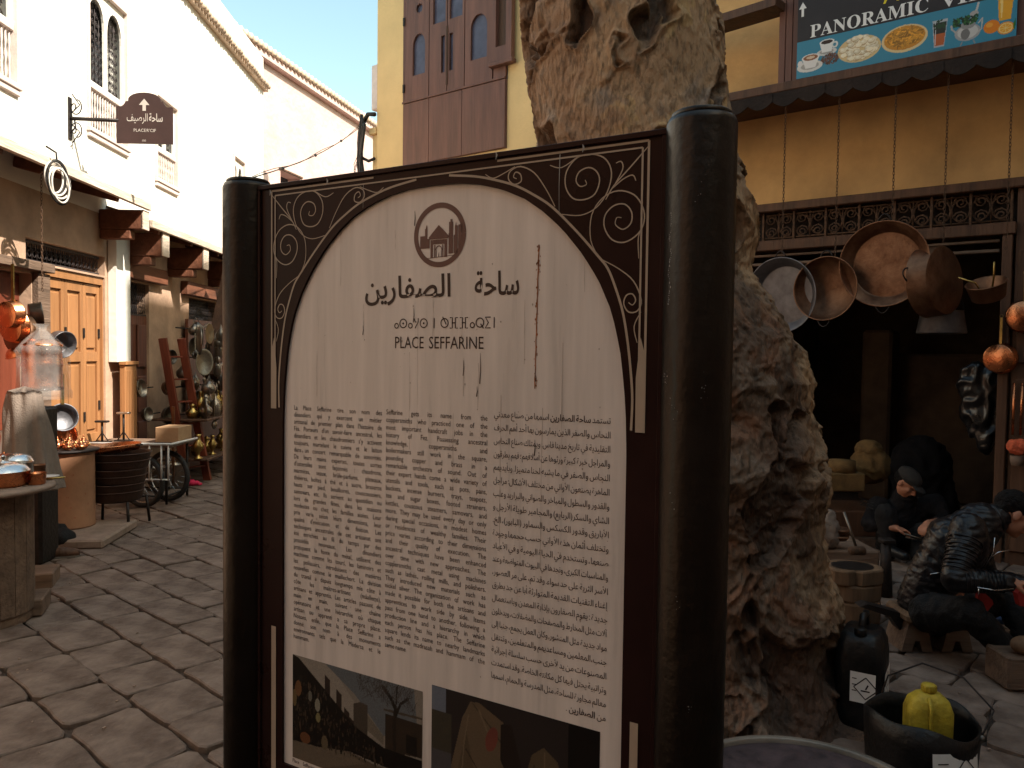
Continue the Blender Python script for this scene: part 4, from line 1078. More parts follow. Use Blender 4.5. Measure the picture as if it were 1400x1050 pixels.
# ================================================================== PLANE TREE
tree = thing('plane_tree', 'old gnarled plane tree trunk with flaking tan and brown bark behind the board', 'tree', WD, (1.0, 3.65, 0))
prof = [(1080, 806, 1160), (1010, 815, 1152), (950, 825, 1153), (900, 828, 1147), (850, 830, 1147), (800, 825, 1136), (760, 815, 1126), (700, 808, 1119), (640, 798, 1132), (600, 790, 1120), (560, 785, 1104), (520, 776, 1106), (480, 770, 1090), (440, 762, 1066), (400, 754, 1044),
        (370, 750, 1026), (330, 745, 1034), (290, 738, 1034), (250, 732, 1028), (210, 724, 1012), (180, 721, 1006), (140, 716, 1000), (100, 711, 996), (50, 707, 990), (0, 704, 984), (-80, 700, 980), (-180, 690, 990), (-260, 670, 1010)]
sec = []
for py, a, b_ in prof:
    Yc = 3.72; p0, p1 = at_y(a, py, Yc), at_y(b_, py, Yc); rr = (p1.x - p0.x) / 2 * .955; sec.append(((p0.z + p1.z) / 2, (p0.x + p1.x) / 2, Yc + .02, rr))
sec.sort(); zs = np.array([s[0] for s in sec])
def axis_at(z): return tuple(float(np.interp(z, zs, [s[k] for s in sec])) for k in (1, 2, 3))
NZ, NA = 620, 420; V = []; Cc = []; ztop = 3.75
nv, nz_ = mnoise.noise_vector, mnoise.noise
def fb(p, o=4):
    v = 0; a = .5
    for k in range(o): v += a * nz_(p); p = p * 2.07 + Vector((3.1, 1.7, 2.3)); a *= .5
    return v
def ridge(p, o=3):
    v = 0; a = .5
    for k in range(o): v += a * (1 - abs(nz_(p)) * 2.4); p = p * 2.13 + Vector((1.1, 4.7, 2.3)); a *= .5
    return v
A_ = lambda *c: np.array(c)
tan_, brn, gry, red, och, cav_shade = A_(.38, .255, .15), A_(.100, .062, .040), A_(.245, .19, .145), A_(.19, .095, .055), A_(.45, .31, .155), A_(.050, .028, .019)
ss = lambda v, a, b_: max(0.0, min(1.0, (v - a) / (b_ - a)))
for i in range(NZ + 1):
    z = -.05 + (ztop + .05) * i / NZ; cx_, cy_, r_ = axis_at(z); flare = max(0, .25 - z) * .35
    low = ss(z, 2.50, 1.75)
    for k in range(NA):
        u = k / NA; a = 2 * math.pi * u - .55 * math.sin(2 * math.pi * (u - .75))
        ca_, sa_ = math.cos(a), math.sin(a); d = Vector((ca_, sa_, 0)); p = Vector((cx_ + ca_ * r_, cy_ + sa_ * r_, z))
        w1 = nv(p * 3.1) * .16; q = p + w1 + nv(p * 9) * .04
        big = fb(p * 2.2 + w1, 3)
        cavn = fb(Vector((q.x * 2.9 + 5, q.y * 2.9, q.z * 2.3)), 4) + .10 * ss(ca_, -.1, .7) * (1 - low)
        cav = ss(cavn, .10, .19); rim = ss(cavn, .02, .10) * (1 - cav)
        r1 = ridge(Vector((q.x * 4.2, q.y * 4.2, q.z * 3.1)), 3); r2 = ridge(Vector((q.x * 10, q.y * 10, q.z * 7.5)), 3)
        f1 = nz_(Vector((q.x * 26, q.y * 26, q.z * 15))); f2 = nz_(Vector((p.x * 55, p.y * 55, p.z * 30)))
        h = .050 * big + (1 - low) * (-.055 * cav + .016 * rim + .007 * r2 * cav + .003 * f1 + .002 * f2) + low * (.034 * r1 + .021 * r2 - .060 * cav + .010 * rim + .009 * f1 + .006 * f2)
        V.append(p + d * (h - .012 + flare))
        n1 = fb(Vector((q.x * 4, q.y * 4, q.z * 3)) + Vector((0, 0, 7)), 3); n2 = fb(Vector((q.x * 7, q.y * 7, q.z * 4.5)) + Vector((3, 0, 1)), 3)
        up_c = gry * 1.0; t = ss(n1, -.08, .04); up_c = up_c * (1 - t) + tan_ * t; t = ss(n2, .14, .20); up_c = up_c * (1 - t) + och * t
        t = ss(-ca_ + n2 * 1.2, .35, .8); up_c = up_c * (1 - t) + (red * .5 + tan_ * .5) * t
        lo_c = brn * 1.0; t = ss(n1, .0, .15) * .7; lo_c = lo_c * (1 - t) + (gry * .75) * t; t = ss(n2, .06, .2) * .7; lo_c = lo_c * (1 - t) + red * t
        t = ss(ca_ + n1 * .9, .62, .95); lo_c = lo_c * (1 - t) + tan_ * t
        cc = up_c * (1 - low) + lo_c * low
        kc = cav * (.93 if low < .5 else .75); cc = cc * (1 - kc) + cav_shade * kc; cc = cc * (1 - .35 * rim) + (red * .6) * (.35 * rim)  # shade of the carved cavities painted into the bark colour
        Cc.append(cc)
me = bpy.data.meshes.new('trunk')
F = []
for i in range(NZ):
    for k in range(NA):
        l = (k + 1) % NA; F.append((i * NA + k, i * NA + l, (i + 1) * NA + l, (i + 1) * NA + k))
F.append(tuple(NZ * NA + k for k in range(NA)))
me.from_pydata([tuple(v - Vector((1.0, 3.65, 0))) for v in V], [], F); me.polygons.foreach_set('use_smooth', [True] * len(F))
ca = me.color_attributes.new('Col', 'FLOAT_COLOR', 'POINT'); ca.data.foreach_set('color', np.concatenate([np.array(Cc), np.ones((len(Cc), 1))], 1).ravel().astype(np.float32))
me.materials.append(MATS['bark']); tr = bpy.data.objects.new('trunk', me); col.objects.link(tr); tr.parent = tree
for ang, ln_, up_ in ((.3, 1.6, 1.5), (2.6, 1.8, 1.4), (4.3, 1.5, 1.7)):
    b = MB(); x_, y_, r_ = axis_at(3.7); st = Vector((x_ - 1.0, y_ - 3.65, 3.5)); pts = [st + Vector((math.cos(ang) * ln_ * t * (.6 + .4 * t), math.sin(ang) * ln_ * t, up_ * t)) for t in [k / 8 for k in range(9)]]
    b.tube(pts, [.26 - .018 * k for k in range(9)], 14); o = b.build('limb', 'bark', tree)
    ca = o.data.color_attributes.new('Col', 'FLOAT_COLOR', 'POINT'); ca.data.foreach_set('color', np.tile(np.array((.24, .14, .07, 1.0)), len(o.data.vertices)).astype(np.float32))

# ================================================================== COPPERWARE BUILDERS (mouth of each vessel opens along +z)
def pan_profile(r, depth, flare=1.0, th=.004, flat=.75):
    return [(.001, 0), (r * flat * .98, 0), (r * flat, .004), (r, depth), (r + .008, depth + .003), (r + .008, depth - .004), (r + th * .2, depth - .006)][:0] or \
        [(.0005, th), (r * flat - th, th), (r * flat + .004, .012), (r - th, depth), (r + .003, depth + .004), (r + .007, depth), (r + .002, depth - .006), (r * flat + .006, .004), (r * flat, -.001), (.0005, -.001)]
def bowl_profile(r, depth, th=.004):
    n = 9; inn = [(max(.0005, r * math.sin(a)), depth * (1 - math.cos(a)) + th) for a in [k / n * math.pi / 2 for k in range(n + 1)]]
    return inn + [(r + .006, depth + .004), (r + .008, depth)] + [(max(.0005, (r + .003) * math.sin(a)), depth * (1 - math.cos(a)) - .001) for a in [k / n * math.pi / 2 for k in range(n, -1, -1)]]
def ear(b, r, ang, depth, h=.05, w=.10, rr=.006):
    pts = []
    for k in range(9):
        t = k / 8; a = ang + (t - .5) * w / r; q = r + .004 + h * math.sin(math.pi * t); pts.append((q * math.cos(a), q * math.sin(a), depth - .01))
    b.tube(pts, rr, 5)
def big_pan(label, px, py, rpx, mat, out, tilt=(0, 0, 0), depth=.09, group=None, shape='pan', inner=None, name='copper_pan', ears=(math.pi / 2, -math.pi / 2), fr=SF, flat=.78):
    x, z = on(fr, px, py, out); c = fr.P(x, -out, z); dist = (c - CAMP).length
    r = rpx / FPX * dist
    t = thing(name, label, 'pan' if shape == 'pan' else 'bowl', WD, c, group)
    zdir = (-fr.y + Vector(tilt)).normalized(); t.matrix_world = Matrix.Translation(c) @ axis_mtx(zdir, fr.x)
    b = MB(); b.lathe(pan_profile(r, depth, flat=flat) if shape == 'pan' else bowl_profile(r, depth), 40); b.build('vessel', mat, t)
    if inner: b = MB(); b.disc((0, 0, .0055), r * flat - .006, 36); b.build('base', inner, t)
    for a in ears:
        b = MB(); ear(b, r, a, depth); b.build('handle', 'iron', t)
    return t, c, r
def chain_mesh(n, L=.036):
    b = MB()
    for i in range(n):
        cz = -i * L * .72; pts = []
        for k in range(8):
            a = 2 * math.pi * k / 8; u, v = .0075 * math.cos(a), L * .5 * math.sin(a); pts.append((u, 0, cz + v) if i % 2 == 0 else (0, u, cz + v))
        b.tube(pts, .0024, 4, closed=True)
    return b
def chain(p_top, z_bot, label, group, mat='rusty_iron'):
    n = max(3, int((p_top.z - z_bot) / (.036 * .72)) + 1)
    return single(chain_mesh(n), 'chain', mat, label, 'chain', WD, p_top, group)

OUTC = .60
chx = [on(SF, x, y, OUTC)[0] for x, y in ((1073, 200), (1146, 200), (1223, 200), (1294, 200), (1381, 200))]
names = ['first chain from the tree, holding the grey basin', 'second chain from the tree, holding the round copper bowl', 'middle chain of the canopy, holding the largest copper pan', 'fourth chain from the tree, holding the sideways pan', 'chain nearest the wooden door, holding the small saucepan']
zb = [2.47, 2.42, 2.66, 2.46, 2.36]
for x, nm, z in zip(chx, names, zb): chain(SF.P(x, -OUTC, 3.80), z, 'thin rusty ' + nm, 'chains hanging from the workshop canopy')
big_pan('wide grey tinned basin partly hidden by the tree trunk', 1075, 403, 47, 'tinned', OUTC, (-.25, 0, -.10), .10, 'pans hanging over the workshop opening', inner='tinned', name='tinned_basin')
big_pan('round hammered copper bowl hanging beside the grey basin', 1137, 397, 39, 'copper_old', OUTC, (-.15, 0, .05), .14, 'pans hanging over the workshop opening', 'bowl', name='copper_bowl')
big_pan('largest hanging pan, wide and flat with a pale scoured bottom', 1213, 362, 51, 'copper_old', OUTC, (-.05, 0, -.02), .11, 'pans hanging over the workshop opening', inner='copper_old')
big_pan('deep copper pan hanging sideways and showing its blackened underside', 1292, 383, 42, 'copper_old', OUTC - .04, (-.35, 2.3, -.12), .15, 'pans hanging over the workshop opening', ears=(math.pi,), flat=.95)
# grey pail hung behind
x, z = on(SF, 1287, 456, .35); c = SF.P(x, -.35, z); t = thing('metal_pail', 'small grey metal pail hanging below the sideways pan', 'pail', WD, c); t.matrix_world = Matrix.Translation(c) @ SF.m.to_3x3().to_4x4()
b = MB(); b.lathe([(.001, 0), (.175, 0), (.178, .006), (.15, .17), (.155, .175), (.147, .17), (.172, .008)], 28); b.build('vessel', 'tinned', t)
b = MB(); b.tube([(.15 * math.cos(a), 0, .17 + .17 * math.sin(a)) for a in [k * math.pi / 12 for k in range(13)]], .005, 5); b.build('handle', 'iron', t)
# small saucepan holding ladles
x, z = on(SF, 1352, 402, OUTC); c = SF.P(x, -OUTC, z - .03); t = thing('saucepan', 'small tilted copper saucepan with ladle handles sticking out, beside the door post', 'saucepan', WD, c)
t.matrix_world = Matrix.Translation(c) @ axis_mtx(Vector((-.35, -.25, .9)), SF.x)
b = MB(); b.lathe(pan_profile(.13, .12, flat=.8), 28); b.build('vessel', 'copper_old', t)
for dx, dy, h, lx in ((.05, .02, .26, .02), (-.06, -.03, .20, -.10)):
    b = MB(); b.tube([(dx * .3, dy, .02), (dx, dy, .14), (dx + lx, dy, h)], .007, 6); b.sphere((dx * .3, dy, .03), (.03, .03, .015), 8, 5); b.build('ladle_handle', 'brass', t)
# ladle-like small pan on the door
def hung_saucepan(px, py, r, label, fr, out, mat='copper', mt2='brass', hl=.2, rot=(0, 0, 0), depth=.07, name='saucepan', group=None):
    x, z = on(fr, px, py, out); c = fr.P(x, -out, z); t = thing(name, label, 'saucepan', WD, c, group)
    t.matrix_world = Matrix.Translation(c) @ axis_mtx((fr.y + Vector(rot)), fr.x)
    b = MB(); b.lathe(pan_profile(r, depth, flat=.9), 26); b.build('vessel', mat, t)
    # handle climbs up (local -y/+y is vertical)
    up = t.matrix_world.to_3x3().transposed() @ Vector((0, 0, 1))
    b = MB(); u = up.normalized(); b.beam(u * r * .95 + Vector((0, 0, depth * .7)), u * (r + hl) + Vector((0, 0, depth * .7)), .018, .007, (0, 0, 1)); b.tube([u * (r + hl + .012) + Vector((math.cos(a) * .012, 0, depth * .7)) + u * math.sin(a) * .012 for a in [k * math.pi / 4 for k in range(8)]], .003, 4, closed=True)
    b.build('handle', mt2, t)
    return t
hung_saucepan(1364, 490, .115, 'small shiny copper saucepan hanging bottom outwards on the workshop door', SF, .12, rot=(0.35, 0, 0))
hung_saucepan(1399, 432, .12, 'copper pan cut by the right edge of the picture above the tongs', SF, .14)
for i, px in enumerate((1386, 1397)):
    x, z = on(SF, px, 545, .06); b = MB(); b.tube([(x, -.06, z + .12), (x, -.06, z - .28)], .009, 6)
    single(b, 'copper_rod', 'copper', ('left' if i == 0 else 'right') + ' one of two thin copper rods hanging on the workshop door', 'rod', SF)
x, z = on(SF, 1386, 610, .10)
me = organic([('e', (x, -.10, z), (.045, .03, .05)), ('e', (x + .05, -.09, z + .01), (.035, .03, .05)), ('e', (x + .02, -.1, z - .03), (.05, .02, .035))], .009, 1, .010, 30)
o = organic_part('red_pouch', me, 'red_cloth', None); o.matrix_world = SF.m.copy(); o['label'] = 'crumpled orange red cloth bundle tied on the workshop door'; o['category'] = 'cloth'
x, z = on(SF, 1388, 628, .09); b = MB(); b.lathe([(.001, -.05), (.035, -.045), (.045, 0), (.045, .03)], 14, (x + .01, -.10, z)); single(b, 'clay_cup', 'stone_block', 'small brown cup hanging below the red cloth on the door', 'cup', SF)
# black plastic sheet inside the opening
x0, z0 = on(SF, 1338, 560, -.25)
me = organic([('e', (x0, .25, z0 + .22), (.16, .05, .16)), ('e', (x0 + .02, .25, z0), (.14, .05, .25)), ('e', (x0 + .06, .24, z0 - .2), (.08, .04, .16)), ('c', (x0 + .1, .22, z0 + .1), .02, (x0 + .04, .22, z0 - .3), .012)], .016, 1, .030, 11, wdir=(1, 1, .6))
o = organic_part('plastic_sheet', me, 'plastic_dark', None); o.matrix_world = SF.m.copy(); o['label'] = 'crumpled shiny black plastic sheet hanging inside the workshop doorway'; o['category'] = 'plastic sheet'

# cafe banner above the canopy
bt = thing('cafe_banner', 'printed cafe banner with PANORAMIC VIEW lettering over a blue strip of food pictures', 'banner', SF, (-1.5, -.40, 3.9), framed=True)
BX0, BX1, BZ0, BZ1 = -2.272, -.690, 3.955, 5.05; YB_ = -.405
b = MB(); b.box(BX0, BX1, YB_, YB_ + .02, BZ0, BZ1); bb = b.build('board', 'banner_black', bt)
cw, chh = BX1 - BX0, .305; c = Canvas(cw, chh, 420, (58, 140, 168))
def cup(x, z, s, inner):
    c.ell(x, z - .03 * s, .085 * s, .030 * s, (214, 214, 210)); c.ell(x, z - .028 * s, .060 * s, .02 * s, (168, 166, 160)); c.pol([(x - .06 * s, z + .055 * s), (x + .06 * s, z + .055 * s), (x + .04 * s, z - .03 * s), (x - .04 * s, z - .03 * s)], (238, 238, 234))
    c.ell(x + .068 * s, z + .02 * s, .025 * s, .028 * s, (225, 225, 220)); c.ell(x + .066 * s, z + .02 * s, .014 * s, .016 * s, (70, 140, 165)); c.ell(x, z + .055 * s, .062 * s, .024 * s, (240, 240, 236)); c.ell(x, z + .055 * s, .050 * s, .017 * s, inner)
cup(.245, .205, .95, (52, 34, 24))
for k in range(260):
    a, q = c.rs.uniform(0, 6.28), c.rs.uniform(0, 1) ** .5; g_ = c.rs.uniform(.6, 1.4); c.ell(.275 + .075 * q * math.cos(a), .115 + .045 * q * math.sin(a), .006, .004, (92 * g_, 58 * g_, 42 * g_), a)
c.ell(.11, .085, .105, .045, (226, 222, 214)); c.ell(.11, .09, .075, .030, (176, 172, 164)); c.pol([(.045, .155), (.185, .155), (.155, .07), (.075, .07)], (240, 236, 230)); c.ell(.115, .155, .072, .032, (240, 236, 230)); c.ell(.115, .157, .060, .024, (150, 96, 60)); c.ell(.115, .158, .035, .012, (224, 200, 170)); c.ell(.03, .12, .02, .025, (232, 228, 222))
c.ell(.50, .145, .165, .105, (224, 196, 140)); 
for k in range(70):
    a, q = c.rs.uniform(0, 6.28), c.rs.uniform(0, 1) ** .5; x_, z_ = .50 + .135 * q * math.cos(a), .155 + .085 * q * math.sin(a); g_ = c.rs.uniform(.88, 1.04); c.ell(x_, z_ - .004, .027, .019, (198 * g_, 168 * g_, 122 * g_)); c.ell(x_, z_, .025, .017, (246 * g_, 232 * g_, 198 * g_)); c.ell(x_ - .005, z_ + .004, .012, .007, (252, 244, 220))
c.ell(.835, .150, .165, .105, (234, 206, 150)); c.ell(.835, .155, .148, .090, (206, 140, 44))
for k in range(150):
    a, q = c.rs.uniform(0, 6.28), c.rs.uniform(0, 1) ** .5; x_, z_ = .835 + .125 * q * math.cos(a), .16 + .075 * q * math.sin(a); g_ = c.rs.uniform(.6, 1.15); aa = c.rs.uniform(0, 3.14); c.line([(x_ - .02 * math.cos(aa), z_ - .014 * math.sin(aa)), (x_ + .02 * math.cos(aa), z_ + .014 * math.sin(aa))], .009, (226 * g_, 160 * g_, 52 * g_))
c.pol([(1.03, .235), (1.135, .235), (1.115, .03), (1.045, .03)], (176, 184, 190)); c.pol([(1.036, .215), (1.128, .215), (1.120, .13), (1.043, .13)], (40, 46, 40)); c.pol([(1.043, .13), (1.120, .13), (1.112, .04), (1.05, .04)], (186, 96, 48)); c.line([(1.05, .22), (1.055, .05)], .004, (220, 226, 230))
for k in range(24): c.ell(1.082 + c.rs.uniform(-.035, .035), .20 + c.rs.uniform(-.03, .03), .010, .006, (36, 70, 40), c.rs.uniform(0, 3))
c.ell(1.27, .095, .085, .062, (168, 168, 168)); c.ell(1.27, .10, .068, .05, (206, 204, 200)); c.ell(1.255, .085, .03, .04, (120, 118, 116)); c.ell(1.27, .15, .05, .03, (150, 148, 146)); c.line([(1.20, .10), (1.165, .14), (1.16, .165)], .012, (178, 176, 172)); c.line([(1.34, .15), (1.365, .18), (1.36, .10), (1.33, .08)], .009, (190, 188, 184)); c.line([(1.235, .03), (1.225, .005)], .008, (150, 150, 150)); c.line([(1.31, .03), (1.32, .005)], .008, (150, 150, 150)); c.line([(1.29, .19), (1.325, .25), (1.335, .295)], .014, (200, 198, 194)); c.ell(1.31, .225, .028, .02, (176, 174, 170))
for k in range(60): c.ell(1.24 + c.rs.uniform(-.07, .09), .185 + c.rs.uniform(-.028, .028), .016, .007, ((30, 70, 34), (48, 104, 46), (22, 48, 28))[k % 3], c.rs.uniform(0, 3.1))
c.ell(1.425, .10, .052, .048, (232, 134, 24)); c.ell(1.41, .115, .022, .018, (246, 170, 60)); c.ell(1.515, .07, .052, .045, (240, 150, 30)); c.ell(1.515, .07, .044, .037, (252, 226, 150)); c.ell(1.515, .07, .038, .031, (248, 176, 50))
for k in range(8): c.line([(1.515, .07), (1.515 + .036 * math.cos(k * .785), .07 + .03 * math.sin(k * .785))], .003, (252, 220, 140))
c.pol([(1.56, .09), (1.577, .13), (1.574, .06), (1.565, .04)], (40, 110, 40)); c.pol([(1.46, .30), (1.56, .30), (1.545, .13), (1.47, .13)], (240, 172, 40)); c.pol([(1.475, .28), (1.495, .28), (1.49, .15), (1.482, .15)], (252, 216, 130))
c.speck(.06); c.a *= .8; c.build('food_strip', 'print', bb, BX0, BZ0, YB_ - .0012)
# outlined glass rising above the strip
c = Canvas(.115, .16, 40, (24, 22, 24)); c.pol([(.005, 0), (.0, .16), (.115, .16), (.095, 0)], (242, 178, 44)); c.pol([(.0, .12), (.115, .12), (.115, .16), (0, .16)], (244, 226, 190)); c.pol([(.02, .01), (.035, .01), (.03, .11), (.018, .11)], (252, 216, 130)); c.a *= .8
c.build('juice_picture', 'print', bb, BX1 - .125, BZ0 + .306, YB_ - .0012)
b = MB(); YL = YB_ - .0016; zt = BZ0 + .322; wv = [serif('PANORAMIC'), serif('VIEW')]
put_fit(b, wv[0], -2.165, -1.275, zt, .150, YL); put_fit(b, wv[1], -1.195, -.72, zt, .150, YL); b.build('lettering', 'banner_white', bb, kind='stuff')
b = MB(); put_fit(b, 'AND', -1.60, -1.22, zt + .135, .20, YL); b.build('yellow_lettering', 'banner_yellow', bb, kind='stuff')
b = MB(); b.poly([(-2.242, zt + .19), (-2.222, zt + .19), (-2.222, zt + .255), (-2.20, zt + .255), (-2.232, zt + .31), (-2.264, zt + .255), (-2.242, zt + .255)][::-1], YL); b.build('arrow', 'banner_white', bb)

# ================================================================== PLACE R'CIF sign on its bracket
hs = thing('hanging_sign', "brown hanging street sign reading PLACE R'CIF with a white up arrow on an iron bracket", 'sign', LW, (7.83, 0, 3.5), framed=True)
# the plate stands square to the wall and faces down the lane
SXW = 7.83
def plateP(out, z): return (SXW, -out, z)
ox0, ox1 = .45, .98; z0s, z1s = 3.575, 3.945
# outline in (out, z)
ol = [(ox0, z0s + .0), (ox1, z0s + .0), (ox1, z1s - .02)]
for k in range(9): t = k / 8; ol.append((ox1 - .04 - t * .05, z1s - .02 + .05 * t ** 2))
mid = (ox0 + ox1) / 2
for k in range(13): a = math.pi * k / 12; ol.append((mid + .155 * math.cos(a), z1s + .03 + .085 * math.sin(a) ** .8))
for k in range(9): t = 1 - k / 8; ol.append((ox0 + .04 + t * .05, z1s - .02 + .05 * t ** 2))
ol.append((ox0, z1s - .02))
b = MB(); n = len(ol)
vs = [(SXW - .012, -a, z) for a, z in ol] + [(SXW + .012, -a, z) for a, z in ol]
b.add(vs, [tuple(range(n)), tuple(range(2 * n - 1, n - 1, -1))] + [(i, n + i, n + (i + 1) % n, (i + 1) % n) for i in range(n)]); pls = b.build('plate', 'sign_brown', hs)
def flat_on_plate(mb, name, mat):
    # written in x = distance out from the wall, z = up; laid 2 mm off the face that looks at the camera
    mb.v = [(SXW - .0145 - y, -x, z) for x, y, z in mb.v]; return mb.build(name, mat, pls)
b = MB(); b.poly([(mid - .016, 3.885), (mid + .016, 3.885), (mid + .016, 3.94), (mid + .05, 3.94), (mid, 4.0), (mid - .05, 3.94), (mid - .016, 3.94)]); flat_on_plate(b, 'arrow', 'sign_letter')
b = MB(); put_line(b, T2, ox0 + .10, ox1 - .09, 3.785, .105, 0, 1.0, True, True); flat_on_plate(b, 'arabic_lettering', 'sign_letter')
b = MB(); put_line(b, ['PLACE', "R'CIF"], mid - .10, mid + .11, 3.685, .042, 0, 1.0); flat_on_plate(b, 'latin_lettering', 'sign_letter')
b = MB(); put_line(b, ['100'], mid - .02, mid + .04, 3.592, .028, 0, 1.0, False); flat_on_plate(b, 'distance_lettering', 'sign_letter')
b = MB(); b.tube([(SXW, -.01, 3.80), (SXW, -ox0 - .02, 3.79)], .018, 8); b.tube([(SXW, -.01, 3.66), (SXW, -.06, 3.72), (SXW, -.05, 3.79)], .008, 5); b.build('arm', 'iron', hs)
b = MB(); b.box(SXW - .03, SXW + .03, -.014, -.002, 3.6, 4.0, .003)
for s_, cz_ in ((1, 3.90), (-1, 3.70)):
    pts = [(SXW, -.02 - .11 * (math.sin(a) * .5 + .5) * (1 - k / 30), cz_ + s_ * .08 * math.cos(a) * (1 - k / 30)) for k, a in enumerate([j * .42 for j in range(22)])]
    b.tube(pts, .006, 5)
    b.tube([(SXW, -.02, cz_ - s_ * .05), (SXW, -.10, cz_ + s_ * .03), (SXW, -.03, cz_ + s_ * .13)], .006, 5)
b.build('scroll_bracket', 'iron', hs)
# coil of cable on the awning edge
cw_ = on(LW, 72, 243, .52); random.seed(3)
coil = thing('cable_coil', 'hanging coil of white and black cable looped over the awning edge', 'cable', LW, (cw_[0], -.52, cw_[1]))
for nm, mat, n_ in (('black_loops', 'cable_black', 3), ('white_loops', 'cable_white', 4)):
    b = MB()
    for k in range(n_):
        rx, rz_, ph, ox = U(.045, .085), U(.12, .17), U(-.25, .25), U(-.02, .03)
        b.tube([((rx * math.cos(a) * math.cos(ph) - rz_ * math.sin(a) * math.sin(ph)) * 1.35 + ox, -.02 + U(-.02, .02) * 0 - .012 * k - .03 * math.cos(a), rx * math.cos(a) * math.sin(ph) + rz_ * math.sin(a) * math.cos(ph) - .02 * k) for a in [j * math.pi / 12 for j in range(24)]], .0085, 5, closed=True)
    b.build(nm, mat, coil)
b = MB(); b.tube([(0, .05, .25), (0, -.03, .20), (.01, -.03, .12)], .008, 4); b.build('tie', 'cable_black', coil)

# ================================================================== LEFT SIDE STALL
c1x, c1z = on(LW, 10, 300, .75); c2x, c2z = on(LW, 57, 300, .48)
chain(LW.P(c1x, -.75, 3.04) if False else LW.P(c1x + .0, -.44, 3.05), 2.25, 'thin rusty chain at the left edge of the picture holding the cluster of pans', 'chains hanging from the left awning')
chain(LW.P(on(LW, 57, 300, .44)[0], -.44, 3.05), 2.05, 'thin rusty chain hanging in front of the door transom', 'chains hanging from the left awning')
def pan_at(px, py, Y, r, zdir, mat, label, name='copper_pan', depth=.06, flat=.88, handle=None, group='copper pans hanging at the left edge', shape='pan', cat='pan'):
    p = at_y(px, py, Y); t = thing(name, label, cat, WD, p, group); t.matrix_world = Matrix.Translation(p) @ axis_mtx(zdir, (1, .1, 0))
    b = MB(); b.lathe(pan_profile(r, depth, flat=flat) if shape == 'pan' else bowl_profile(r, depth), 28); b.build('vessel', mat, t)
    if handle:
        up = (t.matrix_world.to_3x3().transposed() @ Vector(handle)).normalized(); b = MB(); b.beam(up * r * .96 + Vector((0, 0, depth * .8)), up * (r + .26) + Vector((0, 0, depth * .8)), .024, .008, (0, 0, 1)); b.build('handle', 'brass', t)
    return t
Yp = 5.6
pan_at(8, 430, Yp, .100, (.3, .95, .05), 'copper', 'topmost copper saucepan of the hanging cluster, with a long pale handle', handle=(0, 0, 1), depth=.07)
pan_at(13, 446, Yp + .07, .125, (.33, .95, .1), 'copper', 'second copper pan of the cluster, below the long handle', depth=.06)
pan_at(20, 458, Yp + .15, .150, (.4, .9, .05), 'copper_old', 'largest and darkest pan of the hanging cluster', depth=.08)
pan_at(40, 432, Yp + .25, .095, (.75, .55, .1), 'pewter', 'dark pan turned edge on, behind the plastic wrapped pot', depth=.08)
pan_at(22, 472, Yp + .2, .09, (.2, .3, -.9), 'copper', 'small copper bowl at the bottom of the hanging cluster', name='copper_bowl', shape='bowl', cat='bowl', depth=.07)
pan_at(78, 468, 7.3, .12, (.8, -.35, -.2), 'tinned', 'bagged pale pan hanging on the door edge above the wrapped pot', name='wrapped_pan', depth=.10)
pan_at(84, 572, 6.8, .115, (.6, -.7, .2), 'tinned', 'tinned saucepan hanging in front of the light wood door', name='saucepan', depth=.07, handle=(0, 0, 1), group='pans hanging beside the draped cloth')
pan_at(80, 598, 6.85, .13, (.75, -.55, .2), 'copper', 'copper pan hanging under the tinned saucepan', depth=.07, group='pans hanging beside the draped cloth')
# stand, pot in plastic film, draped cloth
st = at_y(42, 600, 5.75); st.z = 0
b = MB(); b.box(-.10, .10, -.08, .16, 0, 1.16, .02); single(b, 'display_stand', 'iron', 'dark wooden stand hidden under the grey cloth and the wrapped pot', 'stand', WD, (st.x - .02, st.y + .06, 0))
pc = at_y(60, 541, 5.6); wp = thing('wrapped_pot', 'tall banded copper pot wrapped in clear plastic film knotted at the top', 'pot', WD, pc)
b = MB(); b.lathe([(.001, 0), (.125, 0), (.135, .01), (.128, .04), (.126, .16), (.133, .18), (.128, .20), (.124, .30), (.134, .315), (.13, .325), (.08, .36), (.001, .365)], 32, (-.01, 0, .04)); b.build('pot', 'copper', wp)
b = MB(); NS, NR = 48, 22; vs = []
for j in range(NR + 1):
    t = j / NR; z = -.02 + t * .53
    r = (.185 if t < .1 else .175 - .035 * t) if t < .62 else max(.018, .153 * (1 - (t - .62) / .30) ** .75 + .02) if t < .92 else .018 + (t - .92) * .45
    for k in range(NS):
        a = 2 * math.pi * k / NS; q = r * (1 + .13 * mnoise.noise(Vector((math.cos(a) * 2.4, math.sin(a) * 2.4, z * 3))) + .05 * math.sin(a * 9 + z * 9) * min(1, t * 2)); vs.append((q * math.cos(a) - .01 + t * .0, q * math.sin(a), z))
fs = [(j * NS + k, j * NS + (k + 1) % NS, (j + 1) * NS + (k + 1) % NS, (j + 1) * NS + k) for j in range(NR) for k in range(NS)]
b.add(vs, fs, True); b.build('film', 'plastic_film', wp)
b = MB(); NS, NR = 72, 30; vs = []; cp = at_y(34, 535, 5.35)
